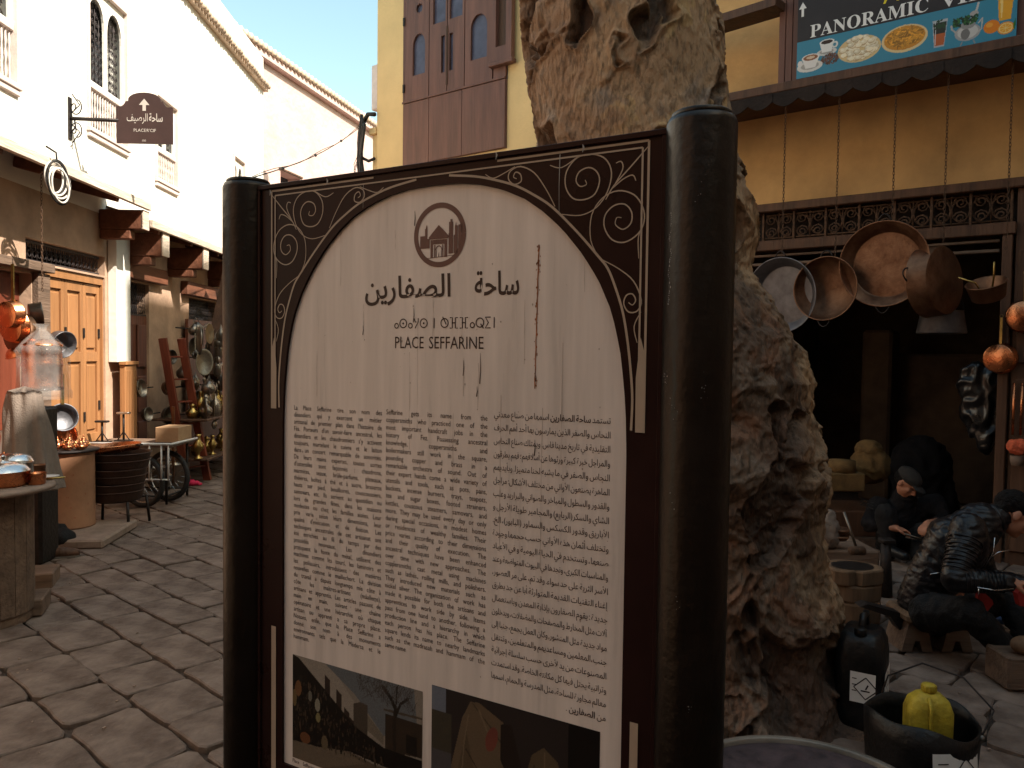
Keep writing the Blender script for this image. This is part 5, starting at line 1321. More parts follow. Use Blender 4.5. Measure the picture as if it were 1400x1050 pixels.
for j in range(NR + 1):
    t = j / NR; z = -.66 * t if t > 0 else .0
    wx = .10 + .085 * t ** .8; wy = .09 + .08 * t; cxo = .0 + .03 * t
    for k in range(NS):
        a = 2 * math.pi * k / NS; fold = .022 * (t ** .7) * (math.sin(a * 7 + 1.2 * math.sin(z * 3)) + .6 * math.sin(a * 12 + 2)); fold += .022 * mnoise.noise(Vector((math.cos(a) * 2, math.sin(a) * 2, z * 4)))
        vs.append((cxo + (wx + fold) * math.cos(a), (wy + fold) * math.sin(a), z + .02 * mnoise.noise(Vector((a * 2, 0, 1))) * (1 if j in (0,) else .5) + (-.05 * max(0, math.sin(a - .3)) if j == NR else 0)))
fs = [(j * NS + k, j * NS + (k + 1) % NS, (j + 1) * NS + (k + 1) % NS, (j + 1) * NS + k) for j in range(NR) for k in range(NS)]; o_ = len(vs); vs.append((0, 0, .035)); fs += [(k, (k + 1) % NS, o_) for k in range(NS)]
b.add(vs, fs, True); single(b, 'draped_cloth', 'cloth_grey', 'grey beige cloth draped in folds over the stand beneath the wrapped pot', 'cloth', WD, cp)
# round table at the very left, standing on a wooden column
tb = at_y(-28, 664, 4.55); rt = thing('pedestal_table', 'round pale topped table on a boarded column, cut by the left edge', 'table', WD, (tb.x, tb.y, 0))
b = MB(); b.lathe([(.001, tb.z), (.375, tb.z), (.385, tb.z - .008), (.385, tb.z - .022), (.37, tb.z - .03), (.001, tb.z - .03)], 48); b.build('tabletop', 'stone_block', rt)
b = MB(); b.lathe([(.26, .0), (.265, .02), (.26, .05), (.255, tb.z - .032)], 20); b.build('column', 'wood_grey', rt)
for k in range(20):
    a = 2 * math.pi * k / 20; a2 = 2 * math.pi * (k + 1) / 20 - .03; b = MB(); b.beam((.262 * math.cos((a + a2) / 2), .262 * math.sin((a + a2) / 2), .06), (.262 * math.cos((a + a2) / 2), .262 * math.sin((a + a2) / 2), tb.z - .035), .080, .012, (math.cos((a + a2) / 2), math.sin((a + a2) / 2), 0))
    b.xf(Matrix()); b.build('stave', 'wood_grey', rt)
for i, (px, py, w_, h_) in enumerate(((30, 845, .24, .10), (52, 806, .20, .10))):
    p = at_ground(px, py); b = MB(); b.box(-w_ / 2, w_ / 2, -.13, .13, 0, h_, .008); single(b, 'wooden_block', 'wood_grey', ('nearer' if i == 0 else 'farther') + ' of two low wooden blocks at the foot of the round table', 'block', WD, (p.x - .06, p.y + .12, 0), rz=.35)
# wares on the round table
tz = tb.z
def on_table(px, py): p = at_ground(px, py, tz); return Vector((p.x, p.y, tz))
def ware(name, px, py, prof, mat, label, cat, z=0, lid=None, handle=False, n=24, group=None, post=None):
    p = post or on_table(px, py); t = thing(name, label, cat, WD, p + Vector((0, 0, z + .001)), group)
    b = MB(); b.lathe(prof, n); b.build('vessel', mat, t)
    if lid: b = MB(); b.lathe(lid[0], n); b.build('lid', lid[1], t)
    if handle: b = MB(); b.tube([(.05 + .0, 0, prof[-1][1] * .9), (.16, .02, prof[-1][1] * 1.2), (.24, .03, prof[-1][1] * 1.5)], .006, 5); b.build('handle', 'brass', t)
    return t
ware('copper_pan', 4, 664, [(.001, 0), (.12, 0), (.135, .02), (.14, .085), (.145, .088), (.14, .082)], 'copper', 'wide copper pan with a shiny domed lid at the left edge of the round table', 'pan', lid=([(.142, .088), (.12, .115), (.07, .135), (.012, .142), (.012, .16), (.02, .17), (.001, .178)], 'steel'))
ware('copper_pan', 20, 648, [(.001, 0), (.09, 0), (.10, .02), (.105, .075), (.109, .078)], 'copper', 'copper pan under a silvery domed lid at the back of the round table', 'pan', lid=([(.108, .078), (.09, .11), (.05, .13), (.001, .136)], 'steel'))
ware('dark_pot', 30, 660, [(.001, 0), (.060, 0), (.064, .01), (.060, .12), (.064, .122), (.058, .12), (.055, .02)], 'pewter', 'dark straight sided pot in the middle of the round table', 'pot', handle=True)
ware('copper_mug', 50, 662, [(.001, 0), (.042, 0), (.047, .005), (.052, .065), (.055, .067), (.049, .063), (.044, .01)], 'copper', 'small copper cup nearest the rim of the round table', 'cup')
ware('copper_mug', 50, 650, [(.001, 0), (.042, 0), (.047, .005), (.052, .065), (.055, .067), (.049, .063), (.044, .01)], 'copper_old', 'dull copper cup standing behind the small cup', 'cup')
ware('white_saucer', 66, 655, [(.001, 0), (.03, 0), (.06, .018), (.062, .02), (.03, .004)], 'white_paint', 'small pale saucer on the right rim of the round table', 'saucer')
t_ = on_table(-2, 640); ware('white_vase', 0, 0, [(.001, 0), (.045, 0), (.06, .04), (.055, .09), (.03, .13), (.022, .20), (.03, .24)], 'white_paint', 'white vase cut by the left edge above the pans', 'vase', post=t_ + Vector((-.02, .1, 0)))
# shoe and dark cloth under the table
me = organic([('c', (0, 0, .045), .042, (.13, .03, .04), .045), ('c', (.13, .03, .04), .045, (.22, .06, .030), .036), ('e', (.0, 0, .075), (.05, .045, .045))], .009, 2, .003, 30)
sp = at_ground(72, 764); sh = thing('shoe', 'worn low brown shoe lying on the paving in front of the orange drum', 'shoe', WD, (sp.x - .08, sp.y, 0)); organic_part('upper', me, 'wood_dark', sh)
b = MB(); pts = [(-.045, -.02), (-.03, -.045), (.05, -.042), (.14, -.02), (.24, .02), (.262, .06), (.235, .095), (.12, .075), (.0, .045), (-.04, .02)]
b.add([(a, c, 0.0) for a, c in pts] + [(a, c, .018) for a, c in pts], [tuple(range(9, -1, -1)), tuple(range(10, 20))] + [(i, (i + 1) % 10, 10 + (i + 1) % 10, 10 + i) for i in range(10)]); b.build('sole', 'sole_grey', sh)
me = organic([('e', (0, 0, .10), (.20, .18, .10)), ('e', (.15, -.05, .07), (.16, .13, .07)), ('e', (-.15, .1, .09), (.18, .15, .1))], .02, 2, .02, 8)
sp = at_ground(38, 752); o = organic_part('dark_cloth', me, 'denim_black', None); o.location = (sp.x, sp.y + .15, 0); o['label'] = 'heap of black cloth on the ground between the table and the orange drum'; o['category'] = 'cloth'
# stone step, orange drum and the coppers on it
s0 = at_ground(92, 770); s1 = at_ground(138, 752)
b = MB(); b.box(-.55, .62, -.05, .75, 0, .075, .015); single(b, 'stone_step', 'stone_block', 'low worn stone step carrying the orange drum', 'step', WD, (s1.x - .62, s1.y, 0), rz=.12)
dp = at_y(92, 700, 6.72); dp.y -= .2; dr_ = thing('drum', 'big tan cardboard drum with faded red print and a dark lid', 'drum', WD, (dp.x, dp.y + .2, .077)); DR = .215; DH = .64
b = MB(); b.lathe([(.001, 0), (DR, 0), (DR + .003, .01), (DR, .02), (DR, DH - .02), (DR + .003, DH - .01), (DR, DH)], 48); b.build('body', 'barrel_tan', dr_)
b = MB(); b.lathe([(DR - .03, DH), (DR + .02, DH), (DR + .035, DH + .008), (DR + .035, DH + .02), (.001, DH + .022)], 48); b.build('lid', 'iron', dr_)
random.seed(8); b = MB()
for z in (.08, .17, .26, .35, .44, .53):
    a = -2.6 + U(0, .5)
    while a < -.3:
        L = U(.02, .06); k = 0
        while k < L * DR / .0075 * 1:
            aa = a + k * .045; h1 = U(.008, .014)
            if rnd() < .8: b.add([((DR + .0015) * math.cos(q), (DR + .0015) * math.sin(q), z + hh + (aa + 1.5) * .02) for q, hh in ((aa, 0), (aa + .022, 0), (aa + .022 + U(-.008, .008), h1), (aa + U(-.005, .005), h1))], [(0, 1, 2, 3)])
            k += 1
            if k > 8: break
        a += .45 + U(0, .25)
b.build('faded_print', 'barrel_print', dr_, kind='stuff')
lidz = .077 + DH + .024
tp = [(.001, 0), (.022, 0), (.030, .004), (.044, .022), (.045, .032), (.034, .05), (.022, .056), (.024, .060), (.020, .066), (.006, .076), (.006, .084), (.009, .088), (.001, .096)]
base_tp = None; random.seed(4)
for k, (dx, dy) in enumerate(((-.12, -.10), (-.02, -.14), (.08, -.12), (.15, -.06), (-.06, -.03), (.04, -.03), (.12, .04), (-.15, .0), (-.02, .08), (.08, .12), (.165, -.14 + .06), (-.1, .1))):
    if k == 0:
        base_tp = thing('copper_teapot', 'small shiny lidded copper pot in the cluster on the orange drum', 'pot', WD, (dp.x + dx, dp.y + .2 + dy, lidz), 'little copper pots on the orange drum')
        b = MB(); b.lathe(tp[:7], 18); b.build('vessel', 'copper', base_tp); b = MB(); b.lathe(tp[7:], 18); b.build('lid', 'copper', base_tp)
        b = MB(); b.tube([(.040, 0, .02), (.062, 0, .038), (.068, 0, .054)], [.008, .006, .004], 6); b.build('spout', 'copper', base_tp)
        b = MB(); b.tube([(-.042, 0, .022), (-.062, 0, .03), (-.062, 0, .045), (-.036, 0, .048)], .004, 5); b.build('handle', 'brass', base_tp)
    else: dup(base_tp, Matrix.Translation((dp.x + dx, dp.y + .2 + dy, lidz + (.0 if k % 3 else .0))) @ Matrix.Rotation(U(0, 6), 4, 'Z') @ Matrix.Scale(U(.85, 1.12), 4))
# stack of wide tubs beside the drum
tp_ = at_y(157, 650, 7.1); tx, ty = tp_.x, tp_.y
tub0 = None; zz_ = .24
trs = thing('trestle', 'low dark iron trestle carrying the stack of brown tubs', 'trestle', WD, (tx, ty, 0))
b = MB()
for sx_ in (-1, 1):
    for sy_ in (-1, 1): b.tube([(sx_ * .22, sy_ * .2, 0), (sx_ * .2, sy_ * .18, .245)], .014, 6)
b.tube([(.2 * math.cos(a), .2 * math.sin(a), .24) for a in [k * math.pi / 8 for k in range(16)]], .01, 5, closed=True); b.build('frame', 'iron', trs, kind='stuff')
for i, (r, h, lab, mt_) in enumerate(((.245, .15, 'lowest dark brown metal tub of the stack beside the drum', 'tub_dark'), (.25, .13, 'middle dark brown metal tub of the stack beside the drum', 'tub_dark'), (.262, .14, 'top brown metal tub of the stack, under the bright copper tray', 'tub_dark'))):
    t = thing('metal_tub', lab, 'tub', WD, (tx + .02 * i, ty, zz_), 'tubs stacked beside the orange drum')
    b = MB(); b.lathe([(.001, 0), (r * .88, 0), (r * .92, .01), (r, h - .01), (r + .012, h), (r + .008, h + .006), (r - .006, h - .002), (r * .9, .014)], 40); b.build('vessel', mt_, t)
    b = MB(); b.tube([(r * math.cos(a), r * math.sin(a), h * .55) for a in [k * math.pi / 16 for k in range(32)]], .005, 4, closed=True); b.build('band', mt_, t); zz_ += h + .002
t = thing('copper_tray', 'bright round copper tray tilted on top of the stacked tubs', 'tray', WD, (tx - .02, ty - .02, zz_ + .01)); t.matrix_world = t.matrix_world @ Matrix.Rotation(-.07, 4, 'Y')
b = MB(); b.lathe([(.001, .004), (.225, .004), (.245, .055), (.25, .057), (.252, .052), (.232, 0), (.001, 0)], 40); b.build('vessel', 'copper', t)
for s_ in (1,): b = MB(); ear(b, .25, 0, .05, .03, .09); b.build('handle', 'iron', t)
# handcart with two spoked wheels
cp1 = at_ground(195, 694); cp2 = at_ground(230, 685)
cart = thing('handcart', 'low handcart with two spoked bicycle wheels and a white railed tray', 'cart', WD, ((cp1.x + cp2.x) / 2, (cp1.y + cp2.y) / 2, 0))
cc0 = Vector(((cp1.x + cp2.x) / 2, (cp1.y + cp2.y) / 2, 0))
for p_, yw in ((cp1 - cc0, 0), (cp2 - cc0, 0)):
    R_ = .27; hub = Vector((p_.x, p_.y, R_)); ax = Vector((-.30, -1, 0)).normalized(); sd = Vector((1, -.30, 0)).normalized()
    b = MB(); b.tube([hub + (sd * math.cos(a) + Vector((0, 0, 1)) * math.sin(a)) * (R_ - .028) for a in [k * math.pi / 20 for k in range(40)]], .028, 8, closed=True); wh = b.build('wheel', 'rubber', cart)
    b = MB(); b.tube([hub + (sd * math.cos(a) + Vector((0, 0, 1)) * math.sin(a)) * (R_ - .05) for a in [k * math.pi / 18 for k in range(36)]], .008, 5, closed=True)
    for k in range(18): a = k * math.pi / 9; b.tube([hub + ax * .02 * (1 if k % 2 else -1), hub + (sd * math.cos(a) + Vector((0, 0, 1)) * math.sin(a)) * (R_ - .05)], .0016, 3)
    b.tube([hub - ax * .04, hub + ax * .04], .018, 8); b.build('rim_and_spokes', 'steel', wh)
b = MB(); b.box(-.62, .26, -.25, .34, .615, .64, .004); b.build('tray', 'wood_grey', cart)
for x in (-.05, .06, .18, .25):
    b = MB(); b.tube([(x, -.27, .30), (x, -.27, .66)], .0095, 6); b.build('rail_bar', 'white_paint', cart)
b = MB(); b.tube([(-.62, -.275, .655), (.28, -.275, .655)], .012, 6); b.tube([(.28, -.275, .655), (.29, .34, .65)], .012, 6); b.tube([(-.05, -.27, .30), (.26, -.27, .30)], .008, 5); b.build('top_rail', 'white_paint', cart)
b = MB()
for x, y in ((-.55, -.2), (.2, -.2), (.2, .3), (-.55, .3)): b.tube([(x, y, .62), (x, y, .04)], .014, 6)
b.tube([(-.55, -.2, .12), (.2, -.2, .12)], .011, 5); b.tube([(-.55, .3, .12), (.2, .3, .12)], .011, 5); b.tube([(.2, -.2, .12), (.2, .3, .12)], .011, 5); b.tube([(-.55, -.2, .12), (-.55, .3, .12)], .011, 5); b.build('undercarriage', 'iron', cart, kind='stuff')
b = MB(); b.box(.02, .26, -.05, .28, .642, .80, .006); single(b, 'cardboard_box', 'cardboard', 'brown cardboard box on the white railed handcart', 'box', WD, cc0)
# two iron stakes standing on the cart tray
for i, (px, py, hh) in enumerate(((129, 578, .20), (146, 564, .28))):
    t = thing('anvil_stake', ('short dark T shaped iron stake in front of the light wood door', 'taller T shaped iron stake with a bright top beside the wood pilaster')[i], 'stake', WD, Vector((cc0.x - .52 + .16 * i, cc0.y - .05 + .12 * i, .641)))
    b = MB(); b.tube([(0, 0, 0), (0, 0, hh)], .012, 6); b.tube([(-.07, 0, 0), (0, 0, .10)], .006, 5); b.tube([(.07, 0, 0), (0, 0, .10)], .006, 5); b.box(-.08, .08, -.05, .05, 0, .012); b.build('shaft', 'iron', t)
    b = MB(); b.box(-.065, .065, -.03, .03, hh + .001, hh + .022, .006); b.build('head', ('iron', 'steel')[i], t)
# ladder leaning in the lane
lt, lb = at_y(211, 462, 8.9), at_ground(256, 660); ld = thing('step_ladder', 'red brown wooden ladder leaning in the lane beside the handcart', 'ladder', WD, (lb.x, lb.y, 0))
v = Vector((lt.x - lb.x, -.3, lt.z)); wdt = Vector((.16, .22, 0))
for s_ in (0, 1):
    b = MB(); b.beam(Vector((0, 0, 0)) + wdt * s_, v + wdt * s_ * .85, .085, .05, (0, 1, 0)); b.build('rail', 'red_wood', ld)
for k in range(6):
    t_ = (k + .7) / 6.5; b = MB(); b.beam(v * t_, v * t_ + wdt * (1 - .3 * t_), .05, .018, (0, 0, 1)); b.build('rung', 'red_wood', ld)
b = MB(); q0 = at_y(237, 556, 8.8) - Vector((lb.x, lb.y, 0)); b.beam(q0, (-.02, -.35, .02), .03, .02, (0, 1, 0)); b.build('back_leg', 'copper_old', ld)
p = at_ground(262, 664); me = organic([('e', (0, 0, .03), (.09, .06, .035)), ('e', (.06, .02, .02), (.05, .05, .02))], .01, 1, .01, 20); o = organic_part('pink_cloth', me, 'pink_cloth', None); o.location = (p.x, p.y, 0); o['label'] = 'small crumpled crimson cloth at the foot of the ladder'; o['category'] = 'cloth'

# wares of the far stall: hung plates and vessels, lamps and vases standing below
random.seed(17)
rack = thing('ware_rack', 'dark wooden rack hung with metalware at the far stall under the awning', 'rack', LW, (10.9, -.10, 0))
b = MB(); b.box(-.3, 1.2, .0, .04, 0, 2.0); b.build('back_board', 'door_dark', rack)
for z in (.28, .75): b = MB(); b.box(-1.5, 1.2, -.66, -.005, z, z + .025, .004); b.build('shelf', 'wood_dark', rack)
for z in (1.1, 1.45, 1.8): b = MB(); b.tube([(-1.5, -.30, z + .05), (1.2, -.30, z + .05)], .008, 5); b.build('rail', 'iron', rack)
def proto_far(kind):
    if kind == 'tray':
        t = thing('metal_tray', 'shiny oval metal tray among the wares hanging at the far stall', 'tray', WD, (0, 0, -5), 'wares hanging at the far stall'); b = MB(); b.lathe([(.001, .0), (.11, .002), (.135, .012), (.14, .010), (.115, -.003), (.001, -.004)], 20, sx=.78); b.build('plate', 'pewter', t)
    elif kind == 'lantern':
        t = thing('lantern', 'small pierced metal lantern hanging at the far stall', 'lantern', WD, (0, 0, -5), 'lanterns hanging at the far stall'); b = MB(); b.lathe([(.001, -.16), (.03, -.15), (.05, -.12), (.065, -.02), (.05, .03), (.02, .06), (.008, .10), (.001, .12)], 8); b.build('body', 'pewter', t)
    elif kind == 'ladle':
        t = thing('ladle', 'long handled metal ladle hanging at the far stall', 'ladle', WD, (0, 0, -5), 'ladles hanging at the far stall'); b = MB(); b.beam((0, 0, .16), (0, 0, -.12), .012, .005); b.sphere((0, 0, -.16), (.045, .02, .045), 12, 8); b.build('scoop', 'pewter', t)
    else:
        t = thing('kettle', 'round bellied metal kettle hanging at the far stall', 'kettle', WD, (0, 0, -5), 'kettles hanging at the far stall'); b = MB(); b.lathe([(.001, -.09), (.05, -.085), (.085, -.04), (.08, .01), (.045, .045), (.03, .06), (.001, .075)], 16); b.tube([(.07, 0, -.02), (.12, 0, .02), (.13, 0, .05)], [.014, .01, .006], 5); b.tube([(-.05, 0, .04), (0, 0, .13), (.05, 0, .04)], .005, 4); b.build('body', 'pewter', t)
    return t
cnt = 0
for kind, n_ in (('tray', 36), ('lantern', 12), ('ladle', 24), ('kettle', 18)):
    src = proto_far(kind)
    for k in range(n_):
        x, z = U(9.5, 11.15), (1.0, 1.35, 1.75)[cnt % 3] + U(-.2, .12); cnt += 1
        rot = Matrix.Rotation(U(-.7, .7) - math.pi / 2 * 0, 4, 'Z')
        m = LW.m @ Matrix.Translation((x, -.35 - U(.07, .38), z)) @ rot @ (Matrix.Rotation(math.pi / 2, 4, 'X') if kind == 'tray' else Matrix()) @ Matrix.Scale(U(.7, 1.25), 4)
        if k == 0: src.matrix_world = m
        else: dup(src, m)
def proto_vase(i):
    prof = ([(.001, 0), (.05, 0), (.05, .01), (.02, .03), (.018, .07), (.06, .12), (.065, .16), (.03, .21), (.022, .25), (.035, .28), (.001, .285)], [(.001, 0), (.06, 0), (.085, .05), (.085, .09), (.04, .13), (.03, .15), (.05, .165), (.001, .20)])[i]
    nm = ('brass_vase', 'brass_pot')[i]; t = thing(nm, ('slender footed brass vase standing on the far stall shelves', 'squat lidded brass pot standing on the far stall shelves')[i], ('vase', 'pot')[i], WD, (0, 0, -5), ('brass vases on the far stall', 'brass pots on the far stall')[i])
    b = MB(); b.lathe(prof, 16); b.build('vessel', 'brass', t); return t
for i in (0, 1):
    src = proto_vase(i)
    for k in range(11):
        x = 9.45 + (k + .5 * i) * .19; z = (.306, .776)[(k + i) % 2]; m = LW.m @ Matrix.Translation((x + U(-.03, .03), -.35 - U(.12, .34), z)) @ Matrix.Scale(U(.8, 1.2), 4)
        if k == 0: src.matrix_world = m
        else: dup(src, m)

# more small coppers crowding the back of the round table and wares by the dark door
random.seed(19)
for k, (px, py, r, lab) in enumerate(((6, 640, .05, 'small copper pot at the back left of the round table'), (16, 634, .045, 'small copper pot second from the left at the back of the table'), (26, 636, .05, 'small copper pot beside the cloth at the back of the table'), (-6, 650, .06, 'copper pot at the extreme left edge of the table'))):
    p = on_table(px, py); t = thing('copper_pot', lab, 'pot', WD, p + Vector((0, 0, .001)), 'small copper pots on the round table')
    b = MB(); b.lathe([(.001, 0), (r * .8, 0), (r, r * .4), (r * 1.02, r), (r * .7, r * 1.5), (r * .75, r * 1.6)], 18); b.build('vessel', 'copper', t)
    b = MB(); b.lathe([(r * .74, r * 1.6), (r * .5, r * 1.85), (.006, r * 1.95), (.006, r * 2.1), (.001, r * 2.2)], 18); b.build('lid', 'copper', t)
for k, (x, z, o_, mt, r, lab) in enumerate(((8.98, 1.15, .14, 'pewter', .10, 'dark round pan hanging low on the dark red door'), (9.15, .85, .14, 'pewter', .08, 'small dull pan hanging lowest on the dark red door'), (9.70, 1.12, .16, 'copper_old', .09, 'dull copper pan hanging on the wall behind the ladder'), (9.62, .80, .2, 'pewter', .11, 'grey pan hanging behind the foot of the ladder'), (9.85, 1.5, .14, 'pewter', .085, 'small pan hanging high on the wall behind the ladder'))):
    c = LW.P(x, -o_, z); t = thing('metal_pan', lab, 'pan', WD, c, 'pans hanging beside the dark red door'); t.matrix_world = Matrix.Translation(c) @ axis_mtx(-LW.y + Vector((0, U(-.5, .1), U(-.1, .2))), LW.x)
    b = MB(); b.lathe(pan_profile(r, .05, flat=.85), 22); b.build('vessel', mt, t); b = MB(); b.tube([(0, 0, 0), (0, 0, .004)], r * .2, 8); b.beam((r, 0, .04), (r + .16, 0, .04), .014, .006); b.build('handle', 'iron', t)
for k, (x, z) in enumerate(((9.05, .0), (9.3, .0))):
    b = MB(); b.lathe([(.001, 0), (.11, 0), (.12, .02), (.13, .26), (.135, .265), (.125, .26), (.11, .03)], 22); single(b, 'metal_bucket', 'pewter', ('dull metal bucket on the ground before the dark red door', 'second dull bucket, nearer the ladder, before the dark red door')[k], 'bucket', LW, (x, -.35 - .1 * k, .002), 'buckets before the dark door')

# ================================================================== PEOPLE
def head_blobs(c, fwd, up):
    f = Vector(fwd).normalized(); u = Vector(up); u = (u - f * u.dot(f)).normalized(); l = u.cross(f)
    P = lambda x, y, z: Vector(c) + f * x + l * y + u * z
    rot = Matrix((f, l, u)).transposed().to_euler()
    B = [('e', P(-.012, 0, .030), (.098, .076, .088), rot), ('e', P(.025, 0, -.035), (.066, .060, .066), rot), ('e', P(.055, 0, -.082), (.030, .026, .022), rot),
         ('c', P(.083, 0, .016), .010, P(.112, 0, -.022), .0135), ('e', P(.100, .012, -.028), (.012, .010, .009), rot), ('e', P(.100, -.012, -.028), (.012, .010, .009), rot),
         ('e', P(.078, .026, .030), (.016, .024, .010), rot), ('e', P(.078, -.026, .030), (.016, .024, .010), rot), ('e', P(.056, .040, -.018), (.026, .020, .022), rot), ('e', P(.056, -.040, -.018), (.026, .020, .022), rot),
         ('c', P(.086, -.018, -.054), .0085, P(.086, .018, -.054), .0085), ('e', P(-.008, .077, -.008), (.019, .009, .032), rot), ('e', P(-.008, -.077, -.008), (.019, .009, .032), rot)]
    return B, P, rot
def hand_blobs(w_, d, n, curl=.8, s=1.0, side=1):
    """w_ wrist, d pointing along the hand, n out of the palm"""
    d = Vector(d).normalized(); n = Vector(n); n = (n - d * n.dot(d)).normalized(); a = d.cross(n) * side
    rot = Matrix((d, a, n)).transposed().to_euler()
    B = [('e', w_ + d * .045 * s, (.050 * s, .040 * s, .016 * s), rot), ('c', w_ - d * .02, .026 * s, w_ + d * .02, .028 * s)]
    for i, (off, L) in enumerate(((-.030, .066), (-.010, .074), (.010, .070), (.029, .056))):
        p0 = w_ + d * .080 * s + a * off * s; p1 = p0 + (d * math.cos(curl * .6) + n * math.sin(curl * .6)) * L * .48 * s
        p2 = p1 + (d * math.cos(curl * 1.5) + n * math.sin(curl * 1.5)) * L * .34 * s; p3 = p2 + (d * math.cos(curl * 2.3) + n * math.sin(curl * 2.3)) * L * .26 * s
        B += [('c', p0, .0092 * s, p1, .0086 * s), ('c', p1, .0086 * s, p2, .0080 * s), ('c', p2, .0080 * s, p3, .0070 * s)]
    t0 = w_ + d * .020 * s - a * .028 * s; t1 = t0 + (d * .6 - a * .55 + n * .5).normalized() * .038 * s; t2 = t1 + (d * .85 + n * .5 + a * .1).normalized() * .030 * s
    B += [('c', t0, .014 * s, t1, .0105 * s), ('c', t1, .0105 * s, t2, .0085 * s)]
    return B
def face_parts(person, P, rot, base):
    for sy in (-1, 1):
        b = MB(); b.sphere((0, 0, 0), (.008, .0125, .0045), 10, 6, rot.to_matrix()); b.v = [tuple(Vector(v) + P(.0875, sy * .030, .010) - base) for v in b.v]; b.build('eyelid', 'hair', person)
        b = MB(); b.sphere((0, 0, 0), (.006, .019, .0045), 10, 6, rot.to_matrix()); b.v = [tuple(Vector(v) + P(.090, sy * .030, .034) - base) for v in b.v]; b.build('eyebrow', 'hair', person)
    b = MB(); b.sphere((0, 0, 0), (.009, .021, .0055), 12, 6, rot.to_matrix()); b.v = [tuple(Vector(v) + P(.0885, 0, -.054) - base) for v in b.v]; b.build('lips', 'lips', person)
def W_(px, py, Y): return at_y(px, py, Y)

# --- craftsman in the black leather jacket
base = W_(1268, 870, 4.3); base.z = 0
man = thing('person', 'person in a black ribbed leather jacket bending forward on a low bench', 'person', WD, base)
hc = W_(1385, 704, 4.26); hf = Vector((.80, -.22, -.55)); hu = Vector((.55, 0, .83))
HB, HP, hrot = head_blobs(hc, hf, hu)
pel, belly, chest, neck = W_(1270, 836, 4.34), W_(1280, 800, 4.32), W_(1308, 745, 4.30), W_(1348, 714, 4.28)
shN, elN, wrN = W_(1324, 724, 4.10), W_(1306, 792, 3.98), W_(1376, 797, 3.92)
shF, elF, wrF = W_(1330, 722, 4.50), W_(1345, 788, 4.55), W_(1398, 800, 4.35)
hipN, knN, anN = W_(1272, 838, 4.22), W_(1326, 838, 3.98), W_(1372, 884, 3.98)
hipF, knF, anF = W_(1282, 838, 4.46), W_(1376, 818, 4.62), W_(1400, 868, 4.42)
body = HB + [('c', neck, .052, hc - hf.normalized() * .02 - hu.normalized() * .03, .052), ('c', chest, .13, neck, .06), ('c', pel, .12, chest, .13),
             ('c', shN, .05, elN, .04), ('c', elN, .038, wrN, .027), ('c', shF, .05, elF, .04), ('c', elF, .038, wrF, .027),
             ('c', hipN, .08, knN, .055), ('c', knN, .052, anN, .036), ('c', hipF, .08, knF, .055), ('c', knF, .052, anF, .036)]
body += hand_blobs(wrN + Vector((.02, 0, 0)), (1, .05, -.10), (.1, .25, -1), .75) + hand_blobs(wrF, (1, -.3, -.15), (.1, -.3, -1), .75, side=-1)
def rel(bl, base):
    out = []
    for b in bl:
        if b[0] == 'c': out.append(('c', Vector(b[1]) - base, b[2], Vector(b[3]) - base, b[4]))
        else: out.append(('e', Vector(b[1]) - base) + tuple(b[2:]))
    return out
organic_part('body', organic(rel(body, base), .0062, 2), 'skin', man)
face_parts(man, HP, hrot, base)
hair = [('e', HP(-.024, 0, .044), (.096, .080, .084), hrot), ('e', HP(-.064, 0, .005), (.044, .066, .060), hrot), ('e', HP(.030, 0, .098), (.060, .058, .028), hrot), ('e', HP(.01, .060, .060), (.06, .022, .04), hrot), ('e', HP(.01, -.060, .060), (.06, .022, .04), hrot)]
organic_part('hair', organic(rel(hair, base), .008, 1, .006, 40), 'hair', man)
up_t = (neck - chest).normalized()
jk = [('c', W_(1262, 822, 4.34), .130, W_(1278, 790, 4.32), .135), ('c', W_(1278, 790, 4.32), .135, chest, .155), ('c', chest, .155, W_(1340, 716, 4.29), .115), ('c', chest + Vector((0, -.10, .03)), .10, shN, .085), ('c', chest + Vector((0, .10, .03)), .10, shF, .085),
      ('c', shN, .082, elN, .064), ('c', elN, .062, wrN, .043), ('c', shF, .082, elF, .064), ('c', elF, .062, wrF, .045), ('c', W_(1342, 714, 4.28), .085, W_(1362, 708, 4.27), .072)]
organic_part('jacket', organic(rel(jk, base), .0105, 1, .0085, 26, 3.0, wdir=(.5, .5, 1.5)), 'leather_black', man)
b = MB()   # quilted ribs round the sleeve
def ribs(p, q, r0, r1, n, rr=.0055):
    for k in range(n):
        t = (k + .5) / n; c_ = p.lerp(q, t) - base; d = (q - p).normalized(); a = d.orthogonal().normalized(); e = d.cross(a); r = r0 + (r1 - r0) * t
        b.tube([c_ + (a * math.cos(g) + e * math.sin(g)) * (r + .004) for g in [j * math.pi / 9 for j in range(18)]], rr, 5, closed=True)
ribs(shN.lerp(elN, .22), shN.lerp(elN, .9), .078, .066, 9); ribs(elN.lerp(wrN, .12), elN.lerp(wrN, .97), .061, .044, 11, .0042)
b.build('sleeve_ribs', 'leather_black', man, kind='stuff')
b = MB(); col_c = W_(1362, 709, 4.27) - base; cd = (hc - neck).normalized(); ca_ = cd.orthogonal().normalized(); ce = cd.cross(ca_)
b.tube([col_c + (ca_ * math.cos(g) + ce * math.sin(g)) * .070 for g in [j * math.pi / 10 for j in range(20)]], .015, 6, closed=True); b.build('collar', 'leather_black', man)
b = MB()
for pts in ([(1360, 735), (1358, 755), (1345, 778)], [(1354, 762), (1365, 755), (1380, 752)], [(1336, 803), (1360, 807), (1386, 805)], [(1338, 805), (1338, 813)], [(1272, 785), (1290, 782)]):
    b.tube([W_(x, y, 4.0 if y < 800 else 3.86) - base for x, y in pts], .0028, 4)
b.build('zips', 'steel', man, kind='stuff')
